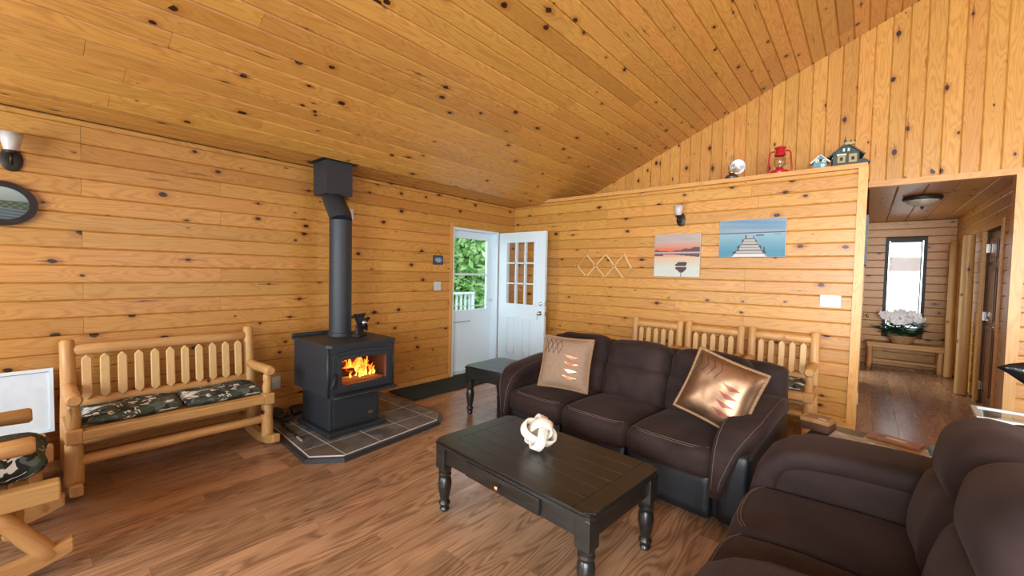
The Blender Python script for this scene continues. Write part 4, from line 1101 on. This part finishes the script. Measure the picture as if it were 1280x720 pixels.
boat = [(.47, .27), (.55, .345), (.72, .35), (.74, .30), (.70, .24), (.74, .20), (.66, .10), (.60, .085), (.47, .20), (.52, .24)]
def sunset(u, v):
    hill = .60+.10*max(0, (u-.45)/.55)**.8+.012*math.sin(u*30)+(.02 if u < .2 else 0)
    if v > .58:
        c = mixc((238, 140, 110), (205, 188, 180), (v-.62)/.22)
        if v < .70: c = mixc((236, 120, 92), c, (v-.60)/.10)
        if v > .85: c = mixc(c, (190, 180, 178), .5+.3*math.sin(u*9+v*30))
        if v < hill: c = (112, 88, 98)
    elif v > .545: c = (206, 190, 182)
    elif v > .46:
        d = .52-.06*max(0, (u-.45)/.55)-(.0 if u > .2 else .03)
        c = (118, 92, 102) if v > d else mixc((240, 168, 140), (232, 190, 160), (.52-v)/.06)
    else: c = mixc((232, 202, 168), (222, 230, 220), (.46-v)/.25)
    if inpoly((u, v), boat): c = (92, 76, 78) if v > .20 or v < .235 else (200, 190, 180)
    if .50 < u < .72 and .225 < v < .245: c = (215, 205, 195)
    if abs(u-.61+.0*v) < .012 and v < .09: c = (150, 140, 130)
    return c
def pier(u, v):
    if v > .66: c = mixc((120, 160, 190), (150, 178, 196), .5+.5*math.sin(u*5+v*26)*math.cos(v*17)); c = mixc((165, 182, 196), c, (v-.66)/.12)
    elif v > .635: c = (88, 104, 124)
    else: c = mixc((158, 196, 210), (96, 158, 182), (.635-v)/.5)
    if .57 < u < .69 and .555 < v < .585: c = (70, 82, 94)
    if .84 < u < .95 and .585 < v < .605: c = (88, 102, 114)
    hw = .055+.225*max(0, (.54-v)/.54)
    if v < .54 and abs(u-.475) < hw*(1-.1*math.sin(v*40)):
        c = (196, 194, 190) if (int(v*38) % 3) else (112, 110, 112)
        if abs(u-.475) > hw*.88: c = (84, 84, 88)
        if v < .07: c = (232, 232, 228)
    for pu, p0, p1 in ((.37, .36, .47), (.42, .48, .58), (.54, .50, .57), (.31, .16, .30), (.70, .13, .26)):
        if abs(u-pu) < .007 and p0 < v < p1: c = (74, 70, 72)
    return c
UP = lambda x, y, z: frame((1, 0, 0), (0, 0, 1), (0, -1, 0), (x, y, z))     # faces -y
UPX = lambda x, y, z: frame((0, 1, 0), (0, 0, 1), (1, 0, 0), (x, y, z))     # faces +x
def canvas(label, x0, x1, z0, z1, fn, nx, ny):
    t = thing('canvas_print', label, 'picture', ((x0+x1)/2, -.001, (z0+z1)/2))
    w, h = x1-x0, z1-z0
    obj('canvas', box(nb(), -w/2, w/2, -.03, 0, -h/2, h/2, None, .003), plain('canvas_edge', (.52, .52, .52), .8), t)
    print_sheet('print', w-.006, h-.006, nx, ny, fn, t, UP(0, -.0305, 0))
canvas('canvas print of a rowing boat on a pink sunset lake', 2.295, 2.833, 1.445, 1.955, sunset, 90, 84)
canvas('blue canvas print of a wooden pier on a calm lake', 3.033, 3.666, 1.676, 2.080, pier, 110, 70)
# sconces
M['frost'] = plain('frosted_glass', (.72, .70, .66), .45, var=.05, **{'Transmission Weight': .35})
def sconce(label, mw):
    t = thing('wall_sconce', label, 'lamp'); t.matrix_world = mw
    pl = lathe(nb(), [(.0, 0), (1., 0), (1., .008), (.7, .016), (.0, .020)], 24); bmesh.ops.scale(pl, vec=(.052, .078, 1.), verts=pl.verts)
    bmesh.ops.remove_doubles(pl, verts=pl.verts, dist=.0001)
    obj('backplate', pl, 'bronze', t, 50)
    obj('arm', tube(nb(), [(0, -.02, .012), (0, -.035, .05), (0, -.025, .085), (0, .02, .095)], .009, 10), 'bronze', t, True)
    to = Matrix.Translation((0, .02, .095)) @ Matrix.Rotation(-PI/2, 4, 'X')
    obj('socket', lathe(nb(), [(.010, 0), (.030, .004), (.034, .018), (.026, .03)], 18, to), 'bronze', t, True)
    obj('shade', lathe(nb(), [(.030, .022), (.036, .04), (.047, .09), (.055, .135), (.052, .135), (.044, .09), (.032, .042)], 22, to, False), 'frost', t, True)
sconce('bronze wall lamp with an upturned frosted shade between peg rack and pictures', UP(2.595, -.0005, 2.125))
sconce('bronze wall lamp with an upturned frosted shade above the oval picture', UPX(.0005, -5.15, 2.125))
# oval picture
def scape(u, v):
    if v > .60: return mixc((150, 165, 160), (196, 206, 200), (v-.6)/.4)
    if v > .38: return mixc((62, 76, 60), (120, 132, 112), .5+.5*math.sin(u*40)*math.sin(v*50))
    return mixc((120, 136, 140), (78, 90, 96), .5+.5*math.sin(v*70+u*8))
ov = thing('oval_picture', 'oval landscape picture in a dark wooden frame on the stove wall', 'picture', (.001, -5.205, 1.835))
N = 40
O = [(.168*math.cos(2*PI*i/N), .145*math.sin(2*PI*i/N)) for i in range(N)]; I = [(.128*math.cos(2*PI*i/N), .108*math.sin(2*PI*i/N)) for i in range(N)]
fr = ringprism([(a, b) for a, b in O], [(a, b) for a, b in I], 0, .026)
obj('frame', fr, 'bronze', ov, 50)
me_bm = nb(); vs = []
ps = print_sheet('print', .27, .23, 40, 34, scape, ov, UPX(.008, 0, 0))
bm = nb(); bm.from_mesh(ps.data)
bmesh.ops.delete(bm, geom=[f for f in bm.faces if (f.calc_center_median().x/.130)**2+(f.calc_center_median().y/.110)**2 > 1.0], context='FACES'); bm.to_mesh(ps.data); bm.free()
# outlets and switches
def plate(name, label, w, h, mw, n, kind):
    t = thing(name, label, 'switch' if kind == 'switch' else 'outlet'); t.matrix_world = mw
    obj('plate', box(nb(), -w/2, w/2, -h/2, h/2, 0, .006, None, .002), 'white_plastic', t)
    for i in range(n):
        x = (i-(n-1)/2)*.046
        if kind == 'switch': obj('toggle', box(nb(), x-.005, x+.005, -.008, .014, .006, .016, None, .002), 'white_plastic', t)
        else:
            for s in (-1, 1):
                f = obj('socket', lathe(nb(), [(.015, .006), (.015, .0075), (.001, .0075)], 16, Matrix.Translation((x, s*.02, 0))), plain('socket_face', (.66, .66, .64), .4), t)
                for q in (-1, 1): bxo('slot', 'black_metal', f, x+q*.006-.001, x+q*.006+.001, s*.02-.004, s*.02+.004, .0074, .0079)
plate('light_switch', 'white triple switch plate near the hall end of the partition', .165, .118, UP(4.052, -.0005, 1.238), 3, 'switch')
plate('light_switch', 'white single switch plate beside the entrance door', .115, .118, UPX(.0005, -1.56, 1.255), 2, 'switch')
plate('wall_outlet', 'white outlet plate low on the wall between bench and stove', .075, .118, UPX(.0005, -3.535, .345), 1, 'outlet')
plate('wall_outlet', 'pale outlet plate high on the wall behind the stove pipe', .075, .118, UPX(.0005, -2.785, 2.05), 1, 'outlet')
plate('wall_outlet', 'white plug-in box low on the hall side of the partition corner', .075, .118, frame((0, 1, 0), (0, 0, 1), (1, 0, 0), (XE+.0125, .025, .33)), 1, 'outlet')
# small hanging sign
hs_ = thing('hanging_sign', 'small dark blue sign hanging from a cord beside the entrance', 'sign', (.001, -1.56, 1.598))
sb = obj('board', box(nb(), 0, .012, -.082, .082, -.06, .06, None, .003), plain('navy_paint', (.022, .050, .11), .5), hs_)
for z, a, b in ((.022, -.045, .05), (.0, -.055, .06), (-.022, -.03, .045)):
    k = a
    while k < b:
        l = .010+.012*((k*977) % 1.0); bxo('lettering', 'white', sb, .012, .0125, k, min(k+l, b), z-.006, z+.006); k += l+.007
obj('cord', tube(nb(), [(.005, -.055, .058), (.006, -.002, .135), (.006, .002, .135), (.005, .055, .058)], .0015, 6), 'black_metal', hs_)
obj('nail', lathe(nb(), [(.004, 0), (.004, .01), (.001, .011)], 8, Matrix.Translation((0, 0, .133)) @ Matrix.Rotation(PI/2, 4, 'Y')), 'black_metal', hs_)
# accordion peg rack
rk = thing('peg_rack', 'wooden accordion peg rack on the partition wall', 'peg rack', (0, 0, 0))
Nn = {'l': (1.193, 1.565), 't1': (1.330, 1.728), 'm1': (1.483, 1.580), 't2': (1.623, 1.733), 'm2': (1.756, 1.574), 't3': (1.890, 1.730), 'r': (1.996, 1.535), 'b1': (1.338, 1.428), 'b2': (1.621, 1.423), 'b3': (1.890, 1.410)}
for k, (a, b) in enumerate((('l', 't1'), ('l', 'b1'), ('t1', 'b2'), ('b1', 't2'), ('t2', 'b3'), ('b2', 't3'), ('t3', 'r'), ('r', 'b3'))):
    A, B = Vector(Nn[a]), Vector(Nn[b]); d = (B-A); L = d.length; d.normalize(); yo = -.002 if k in (0, 3, 5, 7) else -.012
    thin = k in (0, 7)
    wv = .008 if thin else .0115
    A = A-d*.015; L += .03
    obj('bar', box(nb(), 0, L, -wv, wv, 0, .009, None, .002), 'log_pale' if not thin else 'log', rk, mw=frame((d.x, 0, d.y), (-d.y, 0, d.x), (0, -1, 0), (A.x, yo, A.y)))
for k, (x, z) in Nn.items():
    obj('peg', lathe(nb(), [(.007, 0), (.007, .05), (.011, .055), (.011, .066), (.003, .07)], 10, frame((1, 0, 0), (0, 0, 1), (0, -1, 0), (x, -.02, z))), 'log_pale', rk, True)

# ------------------------------------------------------------------ things on the ledge
LZ = HB+.0005
ol = thing('oil_lamp', 'old oil lamp with glass chimney and round tin reflector on the ledge', 'lamp', (3.105, .10, LZ))
obj('font', lathe(nb(), [(.05, 0), (.068, .008), (.070, .03), (.055, .05), (.028, .058), (.024, .07)], 22), plain('dark_pewter', (.06, .065, .075), .4, .6), ol, 40)
obj('burner', lathe(nb(), [(.024, .07), (.034, .075), (.034, .09), (.026, .098)], 18), 'brass', ol, True)
obj('chimney', lathe(nb(), [(.026, .095), (.034, .11), (.044, .135), (.040, .165), (.024, .195), (.018, .225), (.019, .275)], 20, None, False), 'lamp_glass', ol, True)
obj('reflector', lathe(nb(), [(.001, .0), (.05, .006), (.078, .016), (.084, .024), (.080, .026), (.05, .010), (.001, .004)], 26, Matrix.Translation((.045, .045, .15)) @ Matrix.Rotation(PI/2, 4, 'X') @ Matrix.Rotation(.25, 4, 'Y')), plain('tin', (.72, .78, .82), .22, .9), ol, True)
obj('bracket', tube(nb(), [(.02, .02, .075), (.04, .04, .10), (.045, .048, .15)], .004, 6), 'black_metal', ol)
M['red'] = plain('red_enamel', (.42, .012, .018), .32, var=.08)
ln = thing('lantern', 'red metal hurricane lantern with a clear globe on the ledge', 'lantern', (3.565, .09, LZ), .1)
obj('tank', lathe(nb(), [(.05, 0), (.078, .004), (.082, .02), (.078, .036), (.05, .045), (.036, .055), (.034, .07)], 24), 'red', ln, 40)
obj('globe', lathe(nb(), [(.036, .072), (.050, .09), (.060, .125), (.054, .165), (.040, .19)], 22, None, False), 'lamp_glass', ln, True)
obj('burner', lathe(nb(), [(.012, .07), (.02, .078), (.02, .095), (.008, .10)], 12), 'brass', ln, True)
obj('hood', lathe(nb(), [(.042, .19), (.052, .195), (.052, .215), (.044, .225), (.040, .255), (.052, .268), (.056, .278), (.03, .290), (.012, .295)], 22), 'red', ln, 40)
for s in (-1, 1):
    obj('side_tube', tube(nb(), [(s*.04, 0, .02), (s*.098, 0, .022), (s*.108, 0, .05), (s*.100, 0, .14), (s*.094, 0, .215), (s*.080, 0, .238), (s*.045, 0, .245)], .0085, 10), 'red', ln, True)
obj('guard_wire', ring_tube(nb(), [(.058*math.cos(2*PI*i/20), .058*math.sin(2*PI*i/20), .11) for i in range(20)], .002, 6), 'red', ln)
obj('guard_wire', ring_tube(nb(), [(.056*math.cos(2*PI*i/20), .056*math.sin(2*PI*i/20), .150) for i in range(20)], .002, 6), 'red', ln)
obj('bail_handle', tube(nb(), [(.098*math.cos(PI*i/12+PI), -.02-.075*math.sin(PI*i/12), .13-.06*math.sin(PI*i/12)) for i in range(13)], .002, 6), 'chrome', ln)
M['teal'] = plain('teal_paint', (.10, .25, .30), .6, var=.15); M['dkgreen'] = plain('dark_green_paint', (.025, .048, .045), .6, var=.2)
M['roof'] = plain('weathered_roof', (.09, .085, .055), .7, var=.25); M['cream'] = plain('cream_paint', (.62, .62, .52), .6); M['ochre'] = plain('ochre_paint', (.34, .27, .10), .6)
def gable_house(bm, w, d, hw, hr):
    return prism(bm, [(-w/2, 0), (w/2, 0), (w/2, hw), (0, hr), (-w/2, hw)], -d/2, d/2, Matrix(((1, 0, 0, 0), (0, 0, 1, 0), (0, 1, 0, 0), (0, 0, 0, 1))))
def roof_slabs(parent, w, d, hw, hr, over, th, mat, n=1):
    for s in (-1, 1):
        a = Vector((s*(w/2+over), hw-over*(hr-hw)/(w/2))); b = Vector((0, hr)); dv = (b-a); L = dv.length; dv.normalize()
        nr = Vector((-dv.y, dv.x)); nr = nr if nr.y > 0 else -nr
        for k in range(n):
            p, q = a+dv*L*k/n, a+dv*L*(k+1)/n
            obj('roof_slab' if n == 1 else 'shingle_row', prism(nb(), [(p.x, p.y), (q.x, q.y), (q.x+nr.x*th, q.y+nr.y*th), (p.x+nr.x*th*1.5, p.y+nr.y*th*1.5)], -d/2-over*.8, d/2+over*.8, Matrix(((1, 0, 0, 0), (0, 0, 1, 0), (0, 1, 0, 0), (0, 0, 0, 1)))), mat, parent)
bh = thing('birdhouse', 'tiny teal birdhouse with a white roof edge on the ledge', 'birdhouse', (3.912, .07, LZ), .1)
obj('body', gable_house(nb(), .105, .10, .07, .125), 'teal', bh)
roof_slabs(bh, .105, .10, .07, .125, .02, .008, 'cream')
FY = lambda x, y, z: Matrix.Translation((x, y, z)) @ Matrix.Rotation(PI/2, 4, 'X')
obj('entrance_hole', lathe(nb(), [(.013, 0), (.013, .002), (.001, .002)], 16, FY(.004, -.05, .078)), 'black_metal', bh)
for x, z in ((.032, .072), (.022, .026), (-.024, .074)):
    f = obj('painted_flower', lathe(nb(), [(.016, 0), (.016, .0025), (.001, .003)], 12, FY(x, -.05, z)), 'cream', bh)
    obj('flower_eye', lathe(nb(), [(.005, .003), (.005, .0045), (.001, .005)], 8, FY(x, -.05, z)), 'dkgreen', f)
bg2 = thing('cottage_birdhouse', 'large dark green cottage birdhouse with a shingled roof on the ledge', 'birdhouse', (4.105, .12, LZ), .12)
obj('body', gable_house(nb(), .20, .20, .115, .205), 'dkgreen', bg2)
roof_slabs(bg2, .20, .20, .115, .205, .035, .009, 'roof', 4)
for x, m in ((-.035, 'ochre'), (.052, 'ochre')):
    w = obj('window_frame', box(nb(), x-.030, x+.030, -.108, -.10, .025, .105), m, bg2); bxo('opening', 'black_metal', w, x-.012, x+.012, -.110, -.1075, .045, .078)
    if x < 0: bxo('awning', 'cream', w, x-.036, x+.036, -.120, -.10, .094, .108)
for x in (-.018, .018): bxo('attic_shutter', 'cream', bg2, x-.008, x+.008, -.104, -.10, .132, .162)
bxo('side_sign', 'cream', bg2, -.104, -.10, -.07, .06, .078, .096)
bxo('porch_board', 'ochre', bg2, -.015, .06, -.13, -.10, .19, .215, .002)
obj('finial', lathe(nb(), [(.012, 0), (.010, .02), (.004, .03), (.002, .06)], 10, Matrix.Translation((-.01, -.11, .212))), 'dkgreen', bg2)
for x in (.03, .06): obj('finial', lathe(nb(), [(.007, 0), (.006, .012), (.002, .02)], 8, Matrix.Translation((x, -.115, .2145))), 'dkgreen', bg2)
lt = obj('lean_to', gable_house(nb(), .075, .09, .028, .055), 'dkgreen', bg2, loc=(.135, -.02, 0)); roof_slabs(lt, .075, .09, .028, .055, .012, .007, 'roof')

# ------------------------------------------------------------------ hall things
hbn = thing('hall_bench', 'slim pine bench under the window at the end of the hall', 'bench', (4.825, 4.20, 0))
for i in range(3): board('seat_plank', hbn, (-.47, -.125+.125*i, .415), (.47, -.125+.125*i, .415), .035, .118)
board('front_skirt', hbn, (-.46, -.165, .375), (.46, -.165, .375), .05, .025)
for sx in (-1, 1):
    for sy in (-1, 1): log('leg', hbn, (sx*.42, sy*.13, 0), (sx*.42, sy*.13, .397), .04, .038, s=70+sx+2*sy)
board('stretcher', hbn, (-.42, .10, .10), (.42, .10, .10), .05, .03)
M['wicker'] = plain('wicker', (.42, .27, .13), .8, var=.35, scale=60., bump=.6)
fbk = thing('flower_basket', 'wicker basket of white flowers with dark green leaves on the hall bench', 'flower basket', (4.79, 4.16, .4335))
obj('basket', lathe(nb(), [(.11, 0), (.13, .02), (.17, .10), (.19, .13), (.18, .135), (.15, .10)], 24), 'wicker', fbk, 40)
rn = random.Random(12)
M['petal'] = plain('white_petal', (.90, .92, .95), .7, var=.03); M['dleaf'] = plain('dark_leaf', (.016, .075, .022), .5, var=.4, scale=30.)
for i in range(80):
    a = rn.random()*2*PI; r = .10+.20*rn.random(); c = Vector((r*math.cos(a), r*.62*math.sin(a), .14+.26*rn.random()*(1-r/.7)))
    d = Vector((math.cos(a), math.sin(a)*.8, rn.uniform(-.2, .7))).normalized(); w = d.cross(Vector((0, 0, 1))).normalized(); L = .14+.06*rn.random(); up = w.cross(d)
    bm = nb(); v = [bm.verts.new(c+q) for q in (-d*L*.4, w*L*.42+up*.01, d*L*.6-up*.02, -w*L*.42+up*.01, up*.018)]
    for k in range(4): bm.faces.new((v[k], v[(k+1) % 4], v[4]))
    obj('leaf', bm, 'dleaf', fbk)
for i in range(38):
    a = rn.random()*2*PI; r = .24*math.sqrt(rn.random()); c = Vector((r*math.cos(a)*1.1, r*.6*math.sin(a)-.09, .36+.17*rn.random()-.9*r*r)); bm = nb()
    nrm = Vector((rn.gauss(0, .4), -1.0, rn.uniform(.1, .9))).normalized(); A = nrm.cross(Vector((0, 0, 1))).normalized(); B = nrm.cross(A)
    cv = bm.verts.new(c+nrm*.008); n = 10; R = []
    for k in range(n*2):
        rr = .058 if k % 4 in (0, 1) else .045
        R.append(bm.verts.new(c + A*rr*math.cos(PI*k/n) + B*rr*math.sin(PI*k/n) + nrm*(.012*math.sin(k*1.6))))
    for k in range(n*2): bm.faces.new((R[k], R[(k+1) % (n*2)], cv))
    obj('bloom', bm, 'petal', fbk, True)
hp = thing('framed_notice', 'narrow blue-grey framed board on the left hall wall seen edge-on', 'board', (XE+.0005, 1.2, 1.90))
obj('frame', box(nb(), 0, .03, -.22, .22, -.28, .28, None, .004), plain('slate_blue', (.10, .14, .16), .5), hp); obj('face', box(nb(), .0295, .031, -.19, .19, -.25, .25), plain('notice_paper', (.45, .5, .52), .6), hp)
hk = struct('door_5', box(nb(), XE+.0005, XE+.016, 1.62, 2.42, .01, 2.04), 'pine_trim', 'pine door in the left wall of the hall', 'door')
obj('door_knob', lathe(nb(), [(.03, 0), (.03, .006), (.011, .01), (.011, .035), (.026, .042), (.028, .058), (.004, .07)], 14, Matrix.Translation((XE+.016, 2.33, .97)) @ Matrix.Rotation(PI/2, 4, 'Y')), 'chrome', hk, True)

# ------------------------------------------------------------------ side table things
M['boxwood'] = plain('varnished_box_wood', (.42, .22, .075), .4, var=.2, scale=16.); M['boxdark'] = plain('dark_box_wood', (.10, .045, .022), .4, var=.2, scale=16.)
def inst(o): return o
TZ = .5005
wbx = thing('wooden_game_box', 'small wooden box with a printed lid on the side table', 'box', (4.115, -1.86, TZ), -.25)
obj('body', box(nb(), -.075, .075, -.065, .065, 0, .05, None, .003), 'boxdark', wbx); l_ = obj('lid', box(nb(), -.078, .078, -.068, .068, .05, .075, None, .003), 'boxwood', wbx)
bxo('lid_inlay', plain('red_brown_inlay', (.17, .07, .045), .4), l_, -.06, .06, -.05, .05, .075, .0765); bxo('label', 'cream', l_, .01, .055, -.045, -.02, .0765, .0772)
cbd = thing('cribbage_board', 'wooden folding cribbage board lying on papers on the side table', 'game board', (4.475, -1.875, TZ+.004), -.32)
obj('leaf', box(nb(), -.115, .115, -.065, .065, 0, .014, None, .002), 'boxwood', cbd); tl = obj('leaf', box(nb(), -.115, .115, -.06, .06, .016, .030, None, .002), plain('cedar', (.26, .115, .055), .4, var=.2, scale=16.), cbd)
bxo('inlay', 'cream', tl, -.04, .05, -.012, .012, .030, .0308)
bxo('peg_slot', 'black_metal', tl, -.08, -.04, -.006, .006, .030, .0306)
o = sheet('paper_sheet', 'white paper lying on the side table between the boxes', 'paper', (4.285, -1.94, TZ+.0035), -.2, .20, .15, (.82, .80, .76), .004)
tag(obj('paper_pad', box(nb(), -.15, .15, -.10, .10, 0, .003), plain('pad_paper', (.6, .62, .64), .6), None, loc=(4.48, -1.90, TZ), rotz=-.3), 'pale sheet of paper under the cribbage board', 'paper')
M['bluep'] = plain('light_blue_plastic', (.20, .38, .52), .3, var=.1)
cu = thing('plastic_cup', 'light blue plastic cup lying at the corner of the side table', 'cup', (4.665, -1.93, TZ+.034), .5)
obj('cup', lathe(nb(), [(.001, -.05), (.028, -.05), (.034, .05), (.031, .05), (.026, -.045), (.001, -.045)], 20, Matrix.Rotation(PI/2, 4, 'Y')), 'bluep', cu, True)
obj('rim', ring_tube(nb(), [(.05, .0335*math.cos(2*PI*i/20), .0335*math.sin(2*PI*i/20)) for i in range(20)], .0022, 6), 'bluep', cu)
# stand, bin and bag behind the loveseat
stn = plank_table('small_stand', 'small dark stand behind the loveseat carrying a clear bin', 'side table', .56, .46, .50, (5.10, -1.42, 0), -.05, 3, False, .14)
M['clear'] = glassmat('clear_plastic', (.90, .95, .97), .12, .22)
cbn = thing('plastic_bin', 'clear plastic storage bin with papers inside on the small stand', 'bin', (5.045, -1.47, TZ), -.05)
bm = nb(); box(bm, -.20, .20, -.14, .14, 0, .004)
for a in ((-.20, -.196, -.14, .14), (.196, .20, -.14, .14), (-.20, .20, -.14, -.136), (-.20, .20, .136, .14)): box(bm, a[0], a[1], a[2], a[3], .004, .18)
obj('tub', bm, 'clear', cbn)
rim = slab_holes(-.212, .212, -.152, .152, [(-.19, .19, -.13, .13)], .175, .19, lambda u, v, t: (u, v, t)); obj('rim', rim, plain('milky_plastic', (.55, .60, .60), .35), cbn)
tag(obj('folded_paper', box(nb(), -.14, .14, -.10, .10, 0, .14, None, .01), plain('bluish_paper', (.60, .74, .80), .6), None, loc=(5.06, -1.47, TZ+.005), rotz=-.2), 'stack of pale blue papers inside the clear bin', 'paper')
bag = thing('black_bag', 'slumped black vinyl bag with a pointed flap on the small stand', 'bag', (5.20, -1.20, TZ))
M['vinyl'] = plain('black_vinyl', (.006, .006, .007), .22, var=.3, scale=20., bump=.5)
obj('body', rounded((.20, .16, .46), .07, 10, lambda p: (p.x+.018*math.sin(p.z*18+1), p.y+.012*math.sin(p.z*23), p.z+.02*math.sin(p.x*16+.5))), 'vinyl', bag, True, loc=(.03, .02, .24))
obj('flap', tube(nb(), [(.12, .0, .37), (.04, -.005, .385), (-.04, -.01, .395), (-.12, -.015, .415), (-.20, -.02, .430), (-.245, -.022, .430)], [.09, .125, .110, .072, .030, .004], 16, True, (.55, 1.)), 'vinyl', bag, True)
